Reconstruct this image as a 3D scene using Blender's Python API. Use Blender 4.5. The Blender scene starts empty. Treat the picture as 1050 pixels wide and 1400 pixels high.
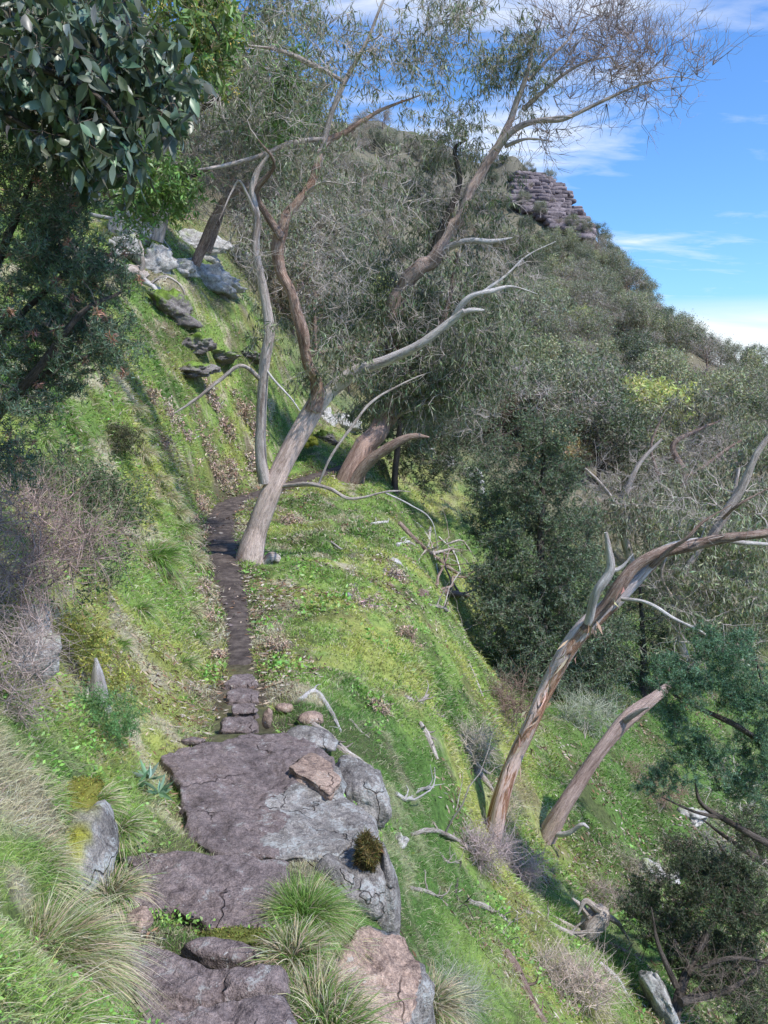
import bpy, math
import numpy as np
rng = np.random.default_rng(11)
C = bpy.context.scene.collection
FOC = 1038.0; PITCH = math.radians(10.6); CAMZ = 1.6
cP, sP = math.cos(PITCH), math.sin(PITCH)
def rays(px, py):
    a = (np.asarray(px, float)-525)/FOC; b = (700-np.asarray(py, float))/FOC
    return np.stack([a, cP+b*sP, -sP+b*cP], -1)
def at(px, py, Y):
    """a world point at forward distance Y whose direction was measured in the photo"""
    d = rays(px, py); return d*(np.asarray(Y)/d[..., 1])[..., None]+np.array([0, 0, CAMZ])
def P(*t): return np.array([at(*q) for q in t])
# ---------------------------------------------------------------- noise
def _h(ix, iy, iz, s):
    n = (ix*374761393+iy*668265263+iz*2147483647+s*974711) & 0xffffffff
    n = ((n ^ (n >> 13))*1274126177) & 0xffffffff
    n = ((n ^ (n >> 16))*2246822519) & 0xffffffff
    return ((n ^ (n >> 15)) & 0xffff)/65535.0
def vnoise(p, s=0):
    p = np.asarray(p, float); i = np.floor(p).astype(np.int64); f = p-i; f = f*f*(3-2*f)
    r = 0
    for a in (0, 1):
        wa = f[..., 0] if a else 1-f[..., 0]
        for b in (0, 1):
            wb = f[..., 1] if b else 1-f[..., 1]
            for c in (0, 1):
                wc = f[..., 2] if c else 1-f[..., 2]
                r = r+wa*wb*wc*_h(i[..., 0]+a, i[..., 1]+b, i[..., 2]+c, s)
    return r*2-1
def fbm(p, o=4, s=0, g=.5):
    r = 0; A = 1; p = np.asarray(p, float)
    for k in range(o):
        r = r+A*vnoise(p, s+k*17); A *= g; p = p*2.03+11.3
    return r
def sst(a, b, x):
    t = np.clip((x-a)/(b-a), 0, 1); return t*t*(3-2*t)
def nrm(v): return v/np.maximum(np.linalg.norm(v, axis=-1, keepdims=True), 1e-9)
# ---------------------------------------------------------------- mesh helpers
def mk_mesh(name, V, faces, col=None, bk=None, smooth=False, mats=(), fmat=None):
    me = bpy.data.meshes.new(name)
    V = np.asarray(V, np.float32); faces = [np.asarray(f, np.int32) for f in faces if len(f)]
    me.vertices.add(len(V)); me.vertices.foreach_set('co', V.ravel())
    L = np.concatenate([f.ravel() for f in faces]); n = sum(len(f) for f in faces)
    tot = np.concatenate([np.full(len(f), f.shape[1], np.int32) for f in faces])
    me.loops.add(len(L)); me.loops.foreach_set('vertex_index', L)
    me.polygons.add(n); me.polygons.foreach_set('loop_start', np.concatenate([[0], np.cumsum(tot)[:-1]]).astype(np.int32))
    me.polygons.foreach_set('loop_total', tot)
    if smooth: me.polygons.foreach_set('use_smooth', np.ones(n, bool))
    for m in mats: me.materials.append(m)
    if fmat is not None: me.polygons.foreach_set('material_index', np.asarray(fmat, np.int32))
    if col is not None:
        a = me.color_attributes.new('Col', 'FLOAT_COLOR', 'POINT')
        c = np.ones((len(V), 4), np.float32); c[:, :3] = np.broadcast_to(col, (len(V), 3)); a.data.foreach_set('color', c.ravel())
    if bk is not None:
        a = me.attributes.new('bk', 'FLOAT_VECTOR', 'POINT'); a.data.foreach_set('vector', np.asarray(bk, np.float32).ravel())
    me.update(calc_edges=True); me.validate()
    return me
def link(name, me, parent=None, label=None, cat=None, group=None, kind=None, loc=None):
    o = bpy.data.objects.new(name, me); C.objects.link(o)
    if parent is not None: o.parent = parent
    if loc is not None: o.location = loc
    if label: o['label'] = label
    if cat: o['category'] = cat
    if group: o['group'] = group
    if kind: o['kind'] = kind
    return o
def thing(name, label, cat, loc=(0, 0, 0), group=None):
    return link(name, None, None, label, cat, group, None, loc)
def copy_thing(root, loc, rotz=0, scale=1, label=None, group=None):
    r = root.copy(); C.objects.link(r); r.location = loc; r.rotation_euler = (0, 0, rotz)
    r.scale = (scale, scale, scale) if np.isscalar(scale) else scale
    if label: r['label'] = label
    if group: r['group'] = group
    for ch in list(root.children):
        c = ch.copy(); C.objects.link(c); c.parent = r
    return r
class Geo:
    """collects vertices and faces that become ONE mesh"""
    def __init__(s): s.V = []; s.F = {}; s.c = []; s.b = []; s.n = 0
    def add(s, V, F, col=(.5, .5, .5), bk=None):
        V = np.asarray(V, float).reshape(-1, 3); F = np.asarray(F)
        s.V.append(V); s.c.append(np.broadcast_to(np.asarray(col, float), V.shape)); s.b.append(np.zeros(V.shape) if bk is None else bk)
        s.F.setdefault(F.shape[1], []).append(F+s.n); s.n += len(V)
    def mesh(s, name, mats, smooth=False, origin=None):
        V = np.concatenate(s.V)
        if origin is not None: V = V-np.asarray(origin)
        return mk_mesh(name, V, [np.concatenate(f) for f in s.F.values()], np.concatenate(s.c), np.concatenate(s.b), smooth, mats)
# tubes ------------------------------------------------------------
def smooth_line(pts, n):
    pts = np.asarray(pts, float)
    if len(pts) == 2: t = np.linspace(0, 1, n)[:, None]; return pts[0]*(1-t)+pts[1]*t
    q = np.vstack([2*pts[0]-pts[1], pts, 2*pts[-1]-pts[-2]]); out = []
    u = np.linspace(0, len(pts)-1-1e-6, n); i = u.astype(int); t = (u-i)[:, None]
    a, b, c, d = q[i], q[i+1], q[i+2], q[i+3]
    return .5*((2*b)+(-a+c)*t+(2*a-5*b+4*c-d)*t*t+(-a+3*b-3*c+d)*t**3)
def tube(g, pts, rad, sides=8, col=(.4, .36, .32), rough=0., seed=0, cap=True, flat=None):
    pts = np.asarray(pts, float); n = len(pts); rad = np.asarray(rad, float)
    T = nrm(np.gradient(pts, axis=0)); m = T.mean(0); ax = np.eye(3)[np.argmin(np.abs(m))]
    U = nrm(np.cross(T, ax)); W = np.cross(T, U)
    th = np.linspace(0, 2*np.pi, sides, endpoint=False)
    ca, sa = np.cos(th), np.sin(th)
    s = np.concatenate([[0], np.cumsum(np.linalg.norm(np.diff(pts, axis=0), axis=1))])
    R = np.broadcast_to(rad[:, None], (n, sides)).copy()
    bk = np.stack([np.broadcast_to(ca, (n, sides))*rad[:, None], np.broadcast_to(sa, (n, sides))*rad[:, None], np.broadcast_to(s[:, None], (n, sides))], -1)
    if rough > 0:
        q = np.stack([np.broadcast_to(ca, (n, sides))*1.1+seed*7, np.broadcast_to(sa, (n, sides))*1.1, np.broadcast_to(s[:, None]/max(rad.max()*5, .02), (n, sides))], -1)
        R *= 1+rough*fbm(q, 3, seed)
    V = pts[:, None]+R[..., None]*(ca[None, :, None]*U[:, None]+sa[None, :, None]*W[:, None])
    i = np.arange(n-1)[:, None]*sides; j = np.arange(sides)[None]; k = (j+1) % sides
    Fq = np.stack([i+j, i+k, i+sides+k, i+sides+j], -1).reshape(-1, 4)
    col = np.asarray(col, float)
    cc = col if col.ndim == 1 else np.repeat(col, sides, 0)
    g.add(V.reshape(-1, 3), Fq, cc, bk.reshape(-1, 3))
    if cap:
        for e in (0, n-1):
            g.add(V[e], [list(range(sides)) if e else list(range(sides))[::-1]], cc if col.ndim == 1 else col[e], bk[e])
def batch_twigs(g, A, D, L, r, col, n=4, droop=0., wig=.15, rg=rng):
    """many thin tapering three-sided twigs at once; returns their points"""
    N = len(A); t = np.linspace(0, 1, n)[None, :, None]
    L = np.broadcast_to(L, (N,))[:, None, None]; D = nrm(D)
    side = nrm(np.cross(D, rg.normal(size=(N, 3))))
    pts = A[:, None]+D[:, None]*L*t+side[:, None]*L*wig*np.sin(t*math.pi*1.3)*rg.uniform(-1, 1, (N, 1, 1))
    pts[..., 2] -= droop*(L*t**2)[..., 0]
    pts[:, 1:] += rg.normal(size=(N, n-1, 3))*L*.035
    U = nrm(np.cross(D, rg.normal(size=(N, 3)))); W = np.cross(D, U)
    th = np.arange(3)*2*np.pi/3
    rr = (np.broadcast_to(r, (N,))[:, None]*(1-.8*np.linspace(0, 1, n))[None])[..., None, None]
    V = pts[:, :, None]+rr*(np.cos(th)[None, None, :, None]*U[:, None, None]+np.sin(th)[None, None, :, None]*W[:, None, None])
    base = (np.arange(N)*n*3)[:, None, None]+(np.arange(n-1)*3)[None, :, None]; j = np.arange(3)[None, None]; k = (j+1) % 3
    Fq = np.stack([base+j, base+k, base+3+k, base+3+j], -1).reshape(-1, 4)
    c = np.broadcast_to(col, (N, 3)) if np.ndim(col) < 2 else col
    g.add(V.reshape(-1, 3), Fq, np.repeat(c, n*3, 0), V.reshape(-1, 3)*1.)
    return pts
def leaves(g, Pn, D, L, W, col, fold=.25, rg=rng):
    """lance-shaped leaves: four-point blades with a fold"""
    N = len(Pn); D = nrm(D); U = nrm(np.cross(D, rg.normal(size=(N, 3)))); K = np.cross(D, U)
    L = np.broadcast_to(L, (N,))[:, None]; W = np.broadcast_to(W, (N,))[:, None]
    V = np.stack([Pn, Pn+D*L*.42+U*W*.5+K*W*fold, Pn+D*L-K*L*.08, Pn+D*L*.42-U*W*.5+K*W*fold], 1)
    Fq = np.arange(N*4).reshape(N, 4)
    c = np.broadcast_to(col, (N, 3)) if np.ndim(col) < 2 else col
    g.add(V.reshape(-1, 3), Fq, np.repeat(c, 4, 0))
def broad_leaves(g, Pn, D, L, W, col, rg=rng):
    """wide leaves with eight outline points and a midrib"""
    N = len(Pn); D = nrm(D); U = nrm(np.cross(D, rg.normal(size=(N, 3)))); K = np.cross(D, U)
    L = L[:, None]; W = W[:, None]; s = [(0, 0, 0), (.18, .6, .1), (.42, 1, .16), (.7, .72, .1), (1, 0, -.12), (.7, -.72, .1), (.42, -1, .16), (.18, -.6, .1), (.35, 0, 0), (.68, 0, -.03)]
    cv = rg.uniform(-.25, .25, (N, 1))
    V = np.stack([Pn+D*L*a+U*(W*.5*b+L*cv*a*a)+K*(W*c-L*.1*a*a) for a, b, c in s], 1)
    q = np.array([[0, 1, 8, 7], [1, 2, 8, 8], [8, 2, 3, 9], [9, 3, 4, 4], [9, 4, 5, 5], [8, 9, 5, 6], [7, 8, 6, 6]])
    o = (np.arange(N)*10)[:, None, None]
    c = np.repeat(col, 10, 0); n0 = g.n
    g.add(V.reshape(-1, 3), (q[[0, 2, 5]][None]+o).reshape(-1, 4), c)
    tri = np.array([[1, 2, 8], [9, 3, 4], [9, 4, 5], [7, 8, 6]])
    g.F.setdefault(3, []).append((tri[None]+o).reshape(-1, 3)+n0)
def vary(base, N, v=.25, h=.1, rg=rng):
    b = np.asarray(base, float)
    return np.clip(b[None]*(1+rg.normal(0, v, (N, 1)))*(1+rg.normal(0, h, (N, 3))), .004, .95)
# ---------------------------------------------------------------- materials
def mat(name):
    m = bpy.data.materials.new(name); m.use_nodes = True; nt = m.node_tree; nt.nodes.clear()
    return m, nt, nt.nodes.new, nt.links.new
def ramp(nt, fac, stops, interp='LINEAR'):
    r = nt.nodes.new('ShaderNodeValToRGB'); r.color_ramp.interpolation = interp
    e = r.color_ramp.elements
    while len(e) < len(stops): e.new(.5)
    for x, (p, c) in zip(e, stops): x.position = p; x.color = (*c, 1) if len(c) == 3 else c
    nt.links.new(fac, r.inputs['Fac']); return r.outputs['Color']
def noise(nt, vec, scale, detail=4, rough=.6, dist=0):
    n = nt.nodes.new('ShaderNodeTexNoise'); n.inputs['Scale'].default_value = scale; n.inputs['Detail'].default_value = detail
    n.inputs['Roughness'].default_value = rough; n.inputs['Distortion'].default_value = dist
    if vec is not None: nt.links.new(vec, n.inputs['Vector'])
    return n.outputs['Fac']
def mix(nt, fac, a, b, mode='MIX'):
    m = nt.nodes.new('ShaderNodeMix'); m.data_type = 'RGBA'; m.blend_type = mode
    for s, v in ((m.inputs[0], fac), (m.inputs[6], a), (m.inputs[7], b)):
        if hasattr(v, 'is_output'): nt.links.new(v, s)
        elif isinstance(v, (int, float)): s.default_value = v
        else: s.default_value = (*v, 1)
    return m.outputs[2]
def mapping(nt, vec, sc):
    m = nt.nodes.new('ShaderNodeMapping'); m.inputs['Scale'].default_value = sc; nt.links.new(vec, m.inputs['Vector']); return m.outputs[0]
def bump(nt, h, strength, dist):
    b = nt.nodes.new('ShaderNodeBump'); b.inputs['Strength'].default_value = strength; b.inputs['Distance'].default_value = dist
    nt.links.new(h, b.inputs['Height']); return b.outputs[0]
def finish(nt, col, rough=.9, normal=None, spec=.2):
    p = nt.nodes.new('ShaderNodeBsdfPrincipled'); o = nt.nodes.new('ShaderNodeOutputMaterial')
    if hasattr(col, 'is_output'): nt.links.new(col, p.inputs['Base Color'])
    else: p.inputs['Base Color'].default_value = (*col, 1)
    p.inputs['Roughness'].default_value = rough; p.inputs['Specular IOR Level'].default_value = spec
    if normal is not None: nt.links.new(normal, p.inputs['Normal'])
    nt.links.new(p.outputs[0], o.inputs[0]); return p
def attr(nt, name, out='Color'):
    a = nt.nodes.new('ShaderNodeAttribute'); a.attribute_name = name; return a.outputs[out]
def objco(nt): return nt.nodes.new('ShaderNodeTexCoord').outputs['Object']
def leaf_mat(name, trans=.3, rough=.5, spec=.35):
    m, nt, N, Lk = mat(name); c = attr(nt, 'Col')
    p = finish(nt, c, rough, None, spec); o = [n for n in nt.nodes if n.type == 'OUTPUT_MATERIAL'][0]
    t = N('ShaderNodeBsdfTranslucent'); Lk(mix(nt, .5, c, mix(nt, 1, c, (1.4, 1.5, .6), 'MULTIPLY')), t.inputs[0])
    x = N('ShaderNodeMixShader'); x.inputs[0].default_value = trans; Lk(p.outputs[0], x.inputs[1]); Lk(t.outputs[0], x.inputs[2]); Lk(x.outputs[0], o.inputs[0])
    return m
def bark_mat(name, dark, mid, light, sc=1., bstr=.9, patch=None):
    m, nt, N, Lk = mat(name); v = attr(nt, 'bk', 'Vector')
    a = noise(nt, mapping(nt, v, (55*sc, 55*sc, 7*sc)), 1, 6, .72, .6)
    f = noise(nt, mapping(nt, v, (160*sc, 160*sc, 60*sc)), 1, 3, .6)
    b = noise(nt, mapping(nt, v, (7*sc, 7*sc, 1.3*sc)), 1, 5, .65, .5)
    c1 = ramp(nt, mix(nt, .3, a, f), [(.36, dark), (.48, mid), (.62, light)])
    c2 = ramp(nt, b, [(.36, (.6, .55, .52)), (.5, (1, 1, 1)), (.66, (1.25, 1.22, 1.18))])
    c = mix(nt, 1, c1, c2, 'MULTIPLY')
    if patch:
        pm = ramp(nt, b, [(.46, (0, 0, 0)), (.49, (1, 1, 1))]); c = mix(nt, pm, c, mix(nt, ramp(nt, a, [(.35, (0, 0, 0)), (.6, (1, 1, 1))]), tuple(x*.6 for x in patch), patch))
    c = mix(nt, 1, c, attr(nt, 'Col'), 'MULTIPLY')
    finish(nt, c, .9, bump(nt, mix(nt, .3, a, b), bstr, .05)); return m
def rock_mat(name, base, dark, light, lichen=.5, lichcol=(.5, .52, .48), warm=None, tint=None):
    m, nt, N, Lk = mat(name); v = objco(nt)
    a = noise(nt, v, 2.2, 6, .65); f = noise(nt, v, 38, 5, .75); g_ = noise(nt, v, 9, 5, .7, .4)
    c = ramp(nt, a, [(.32, dark), (.5, base), (.68, warm or light)])
    c = mix(nt, 1, c, ramp(nt, f, [(.3, (.55, .55, .57)), (.5, (1, 1, 1)), (.72, (1.4, 1.38, 1.36))]), 'MULTIPLY')
    c = mix(nt, 1, c, ramp(nt, noise(nt, v, 130, 3, .8), [(.3, (.5, .5, .52)), (.5, (1, 1, 1)), (.7, (1.5, 1.48, 1.45))]), 'MULTIPLY')
    c = mix(nt, 1, c, ramp(nt, noise(nt, v, 16, 6, .8, .6), [(.36, (.5, .48, .5)), (.5, (1, 1, 1))]), 'MULTIPLY')
    msk = ramp(nt, g_, [(.62-.14*lichen, (0, 0, 0)), (.68-.12*lichen, (1, 1, 1))])
    brk = ramp(nt, noise(nt, v, 60, 3, .7), [(.42, (0, 0, 0)), (.54, (1, 1, 1))])
    msk = mix(nt, 1, msk, brk, 'MULTIPLY')
    c = mix(nt, msk, c, lichcol)
    vz = N('ShaderNodeTexVoronoi'); vz.inputs['Scale'].default_value = 26; Lk(mix(nt, .15, v, noise_c(nt, v, 20)), vz.inputs['Vector'])
    sp = ramp(nt, vz.outputs['Distance'], [(.10, (1, 1, 1)), (.17, (0, 0, 0))])
    sp = mix(nt, 1, sp, ramp(nt, noise(nt, v, 5, 2), [(.5, (0, 0, 0)), (.6, (1, 1, 1))]), 'MULTIPLY')
    c = mix(nt, sp, c, tuple(min(1, x*1.25) for x in lichcol))
    c = mix(nt, 1, c, attr(nt, 'Col'), 'MULTIPLY')
    ve = N('ShaderNodeTexVoronoi'); ve.feature = 'DISTANCE_TO_EDGE'; ve.inputs['Scale'].default_value = 1.7; Lk(mix(nt, .13, v, noise_c(nt, v, 9)), ve.inputs['Vector'])
    crk = mix(nt, ramp(nt, noise(nt, v, 2.6, 3), [(.44, (0, 0, 0)), (.52, (1, 1, 1))]), (1, 1, 1), ramp(nt, ve.outputs['Distance'], [(.0, (0, 0, 0)), (.008, (1, 1, 1))]))
    c = mix(nt, 1, c, ramp(nt, crk, [(0, (.5, .46, .44)), (1, (1, 1, 1))]), 'MULTIPLY')
    h = mix(nt, 1, mix(nt, .4, g_, f), crk, 'MULTIPLY')
    finish(nt, c, .88, bump(nt, mix(nt, .3, h, noise(nt, v, 90, 3, .7)), 1, .035)); return m
def noise_c(nt, v, sc):
    n = nt.nodes.new('ShaderNodeTexNoise'); n.inputs['Scale'].default_value = sc; nt.links.new(v, n.inputs['Vector']); return n.outputs['Color']
M = {}
# ---------------------------------------------------------------- terrain surface
CP = [  # photo direction and forward distance of ground points
 (300,1390,1.5),(290,1330,1.85),(285,1215,2.6),(330,1160,3.1),(360,1090,3.75),(330,1010,4.6),(335,985,5.1),(330,950,5.9),(328,925,6.6),(327,900,7.3),(325,850,8.8),(315,800,10.4),(308,765,12),(302,730,14.3),(300,705,16.5),(318,685,18.2),(350,676,19.3),(390,665,20.5),(430,650,22.3),(460,640,24),
 (455,1390,2.05),(520,1390,2.25),(435,1270,2.5),(425,1180,3.0),(480,1130,3.5),
 (285,850,8.6),(250,850,7.8),(200,850,6.6),(120,850,5.0),(40,850,3.8),(270,760,10.9),(220,760,9.0),(150,760,7),(60,760,5),(0,760,4.2),
 (255,680,13.3),(200,680,10.5),(120,680,8),(20,680,6),(240,630,15),(190,590,12),(150,540,11),(100,540,9.5),(30,540,7.5),
 (270,930,6.3),(180,930,5.2),(90,930,3.9),(0,930,3),(230,1000,4.5),(150,1000,3.8),(50,1000,2.9),(210,1080,3.4),(130,1080,2.9),(40,1080,2.2),(160,1200,2.3),(60,1200,1.8),(170,1330,1.65),(60,1330,1.3),(0,1390,1.0),
 (290,640,19),(270,600,18.5),(230,560,17),(200,500,17),(320,600,21),(330,540,23),(300,520,22.5),(250,485,21),(200,450,20),(340,650,21),(390,630,23.5),
 (260,430,22.3),(330,470,25),(340,430,27),(200,400,22),(150,330,23),(180,300,25),(240,330,27),(300,390,27),(120,250,26),(130,270,25.5),
 (350,440,29),(380,500,29),(400,560,28),(410,600,26.5),(430,620,25),(460,600,29),(460,560,33),
 (300,330,36),(200,200,45),(350,250,50),(450,350,50),(450,450,42),(500,520,42),(560,560,45),(0,400,14),(0,300,19),(0,200,28),(60,450,13),(100,350,18),
 (355,850,8.8),(390,850,8.9),(450,850,9.2),(530,850,10),(600,850,12.3),(390,765,12.2),(470,765,12.8),(540,765,14.5),(580,770,16.5),
 (350,700,16.8),(420,700,17.3),(500,700,18.5),(545,705,20),(440,670,20.5),(500,660,22.5),(540,670,24),
 (570,720,26),(600,760,24.5),(610,800,22),(640,880,19),(700,960,16),(560,640,32),(620,640,34),(650,700,30),(700,800,26),(760,900,22),(830,950,18.5),
 (390,930,6.5),(450,930,6.8),(520,930,7.6),(590,930,9.2),(640,930,11),(440,1000,5.1),(520,1000,6),(600,1000,7.4),(660,1000,9.2),(700,1000,11.5),(780,1000,15),(860,1000,17),
 (560,1080,5.2),(620,1080,6.4),(680,1080,8.2),(740,1080,10.4),(820,1080,12.8),(920,1080,15.5),
 (560,1150,4.6),(620,1150,5.9),(672,1145,7.6),(745,1140,9.3),(820,1150,10.8),(900,1150,12.5),(1000,1150,14),
 (560,1250,3.6),(640,1250,4.7),(720,1250,6),(800,1250,7.4),(880,1250,8.8),(1000,1250,10.5),
 (600,1350,3.1),(680,1350,4),(760,1350,5),(850,1350,6.1),(950,1350,7.2),(1050,1350,8.2),(640,1400,3.1),
 (1050,1100,17),(1050,1000,23),(1000,900,29),(950,800,37),(1050,800,40),(850,800,33),(900,700,50),(1050,700,60),(800,650,48),(700,650,42),(700,560,60),(620,560,52),(800,560,72),(950,600,68),(1050,600,80),(1050,550,100),
 (600,480,75),(700,480,90),(850,500,105),(950,520,115),
 (1050,522,120),(950,480,130),(900,448,140),(855,405,150),(812,335,163),(788,292,172),(762,253,178),(700,222,190),(600,208,210),(500,200,220),(400,190,220),(300,120,230),(150,60,200),(0,0,180),
 (760,330,152),(760,400,125),(700,420,105),(700,350,138),(700,270,165),(600,300,150),(600,400,100),(500,300,120),(500,400,70),(400,300,90),(400,200,140),(200,100,120)]
CP += [(735,237,184),(835,372,156),(880,430,145)]
cpw = [tuple(at(*c)) for c in CP]
for q in CP[-29:-15]:     # behind the skyline the hill falls away again
    w = at(*q)
    cpw.append((w[0]*1.35+10, w[1]*1.35, w[2]-.20*q[2])); cpw.append((w[0]*1.8+25, w[1]*1.8, w[2]-.5*q[2]))
Z0 = CAMZ
cpw += [(0,-3,.7),(0,0,0),(-.9,0,.45),(.6,.3,-.25),(-.35,.9,0.02),(4,3,-7.2),(8,5,-12),(6,0,-8),(3,0,-4),(1.5,.5,-1.7),(12,10,-16),(-3,0,1.6),(-6,0,4.5),(5,-5,-5),(-5,-5,5),(-8,5,5),(-14,12,9),(-30,25,18),(-60,60,38),(25,20,-22),(50,40,-30),(90,60,-40),(-40,-20,25),(40,-30,-30),(0,-30,6)]
cpw = np.array(cpw)
def warp(x, y):
    r = np.hypot(x, y); k = np.log1p(r/2)/np.maximum(r, 1e-6); return np.stack([x*k, y*k], -1)
def _val(x, y): return np.sqrt(x*x+y*y+2.25)
_W = warp(cpw[:, 0], cpw[:, 1]); _v = (cpw[:, 2]-CAMZ)/_val(cpw[:, 0], cpw[:, 1])
def _phi(d2): return .5*d2*np.log(d2+1e-12)
_K = _phi(((_W[:, None]-_W[None])**2).sum(-1))+np.eye(len(_W))*1.2e-4
_A = np.block([[_K, np.c_[np.ones(len(_W)), _W]], [np.c_[np.ones(len(_W)), _W].T, np.zeros((3, 3))]])
_S = np.linalg.solve(_A, np.r_[_v, 0, 0, 0])
PATH = P((290,1330,1.85),(285,1215,2.6),(350,1120,3.5),(335,1010,4.6),(330,950,5.9),(328,900,7.3),(325,850,8.8),(315,800,10.4),(307,765,12),(302,730,14.3),(303,705,16.5),(320,686,18.1),(352,676,19.3),(392,664,20.7),(430,651,22.3),(465,640,24),(510,628,27))
PATHL = smooth_line(PATH, 500)
PW = np.interp(np.linspace(0, 16, 500), range(17), [.15,.15,.15,.15,.16,.15,.17,.22,.29,.34,.38,.40,.40,.38,.36,.34,.34])
def path_dist(x, y):
    sh = np.shape(x); x = np.ravel(x); y = np.ravel(y); d = np.full(len(x), 1e9); k = np.zeros(len(x), int)
    s = np.where((x > -8) & (x < 3) & (y > 0) & (y < 32))[0]
    for c in np.array_split(s, max(1, len(s)//20000)):
        if len(c) == 0: continue
        q = (x[c][:, None]-PATHL[None, :, 0])**2+(y[c][:, None]-PATHL[None, :, 1])**2
        k[c] = q.argmin(1); d[c] = np.sqrt(q.min(1))
    return d.reshape(sh), k.reshape(sh)
def height0(x, y):
    x = np.asarray(x, float); y = np.asarray(y, float); sh = x.shape; X = x.ravel(); Y = y.ravel(); w = warp(X, Y); out = np.empty(len(X))
    for c in np.array_split(np.arange(len(X)), max(1, len(X)//20000)):
        if len(c) == 0: continue
        d2 = ((w[c][:, None]-_W[None])**2).sum(-1)
        out[c] = _phi(d2)@_S[:-3]+_S[-3]+w[c]@_S[-2:]
    z = out*_val(X, Y)+CAMZ
    r = np.hypot(X, Y); z = np.where(r > 260, z*(1-sst(260, 600, r))+(-95)*sst(260, 600, r), z)
    return z.reshape(sh)
SLABTER = [([(180,1225),(378,1255),(392,1335),(250,1318),(170,1290)],-.24,(0,0,0,0)),([(430,1330),(466,1270),(512,1240),(580,1262),(605,1330),(570,1400),(440,1400)],-.62,(-.42,.08,-.02,2.2)),([(300,1003),(300,925),(358,925),(400,1000)],-1.02,(0,-.17,0,5.6)),([(150,1470),(165,1380),(180,1290),(385,1320),(440,1470)],-.05,(0,0,0,0)),([(163,1170),(397,1171),(362,1273),(182,1232)],-.36,(0,0,0,0)),
 ([(218,1033),(300,1005),(400,1000),(468,1060),(513,1114),(492,1155),(330,1168),(250,1120)],-.53,(-.05,-.16,-.57,3.1))]
def plane_pts(out, z0, gx=0, gy=0, x0=0, y0=0):
    d = rays(*np.array(out, float).T); n = np.array([-gx, -gy, 1.0])
    c = z0-gx*x0-gy*y0; s = (c-CAMZ)/(d@n); return d*s[:, None]+np.array([0, 0, CAMZ])
SLABPOLY = [(plane_pts(o_, z_, *g_), z_, g_) for o_, z_, g_ in SLABTER]
def poly_sd(p, x, y):
    """signed distance to a polygon, positive outside"""
    q = np.roll(p, -1, 0); d = np.full(x.shape, 1e9); ins = np.zeros(x.shape, bool)
    for a, b in zip(p[:, :2], q[:, :2]):
        e = b-a; t = np.clip(((x-a[0])*e[0]+(y-a[1])*e[1])/(e@e+1e-12), 0, 1)
        d = np.minimum(d, np.hypot(x-a[0]-t*e[0], y-a[1]-t*e[1]))
        ins ^= ((a[1] > y) != (b[1] > y)) & (x < e[0]*(y-a[1])/(e[1]+1e-12)+a[0])
    return np.where(ins, -d, d)
def height(x, y):
    x = np.asarray(x, float); y = np.asarray(y, float)
    z = height0(x, y); r = np.hypot(x, y)
    d, k = path_dist(x, y)
    dn = np.where(d > 1e8, 99, d)
    away = sst(.1, 1.2, dn-PW[k])
    q = np.stack([x, y, z*0], -1)
    z = z+away*(.10*fbm(q*.55, 3, 3)+.055*fbm(q*2.3, 3, 5))*np.clip(r/6, .3, 1.6)+np.clip((r-25)/150, 0, 1)*3.*fbm(q*.06, 4, 8)
    z = z+away*.032*fbm(q*6, 2, 9)*(r < 14)
    w = 1-sst(.0, .45-.27*(y < 4.6), dn-PW[k])
    z = z*(1-w)+(PATHL[k, 2]-.01)*w
    nr_ = (r < 7) & (y > .5)
    for p_, z_, g_ in SLABPOLY:
        sd_ = poly_sd(p_, x[nr_], y[nr_]); pl = z_+g_[0]*(x[nr_]-g_[2])+g_[1]*(y[nr_]-g_[3])-.05
        w_ = 1-sst(.0, .22, sd_); zz = z[nr_]; z[nr_] = np.where(zz > pl, zz*(1-w_)+pl*w_, zz)
    return z
def hit(px, py, ymin=.8, ymax=260):
    """where the sight line through a photo point first meets the ground"""
    px = np.atleast_1d(np.asarray(px, float)); py = np.atleast_1d(np.asarray(py, float)); d = rays(px, py); d = d/d[:, 1:2]
    Ys = np.geomspace(ymin, ymax, 260); pts = d[:, None]*Ys[None, :, None]+np.array([0, 0, CAMZ])
    h = height_fast(pts[..., 0], pts[..., 1]); below = pts[..., 2] < h
    ok = below.any(1); i = np.maximum(below.argmax(1), 1); a = np.arange(len(px))
    f0 = pts[a, i-1, 2]-h[a, i-1]; f1 = pts[a, i, 2]-h[a, i]; t = np.clip(f0/(f0-f1+1e-9), 0, 1)
    Y = Ys[i-1]*(1-t)+Ys[i]*t; p = d*Y[:, None]+np.array([0, 0, CAMZ]); p[:, 2] = height_fast(p[:, 0], p[:, 1])
    return p, ok
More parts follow.
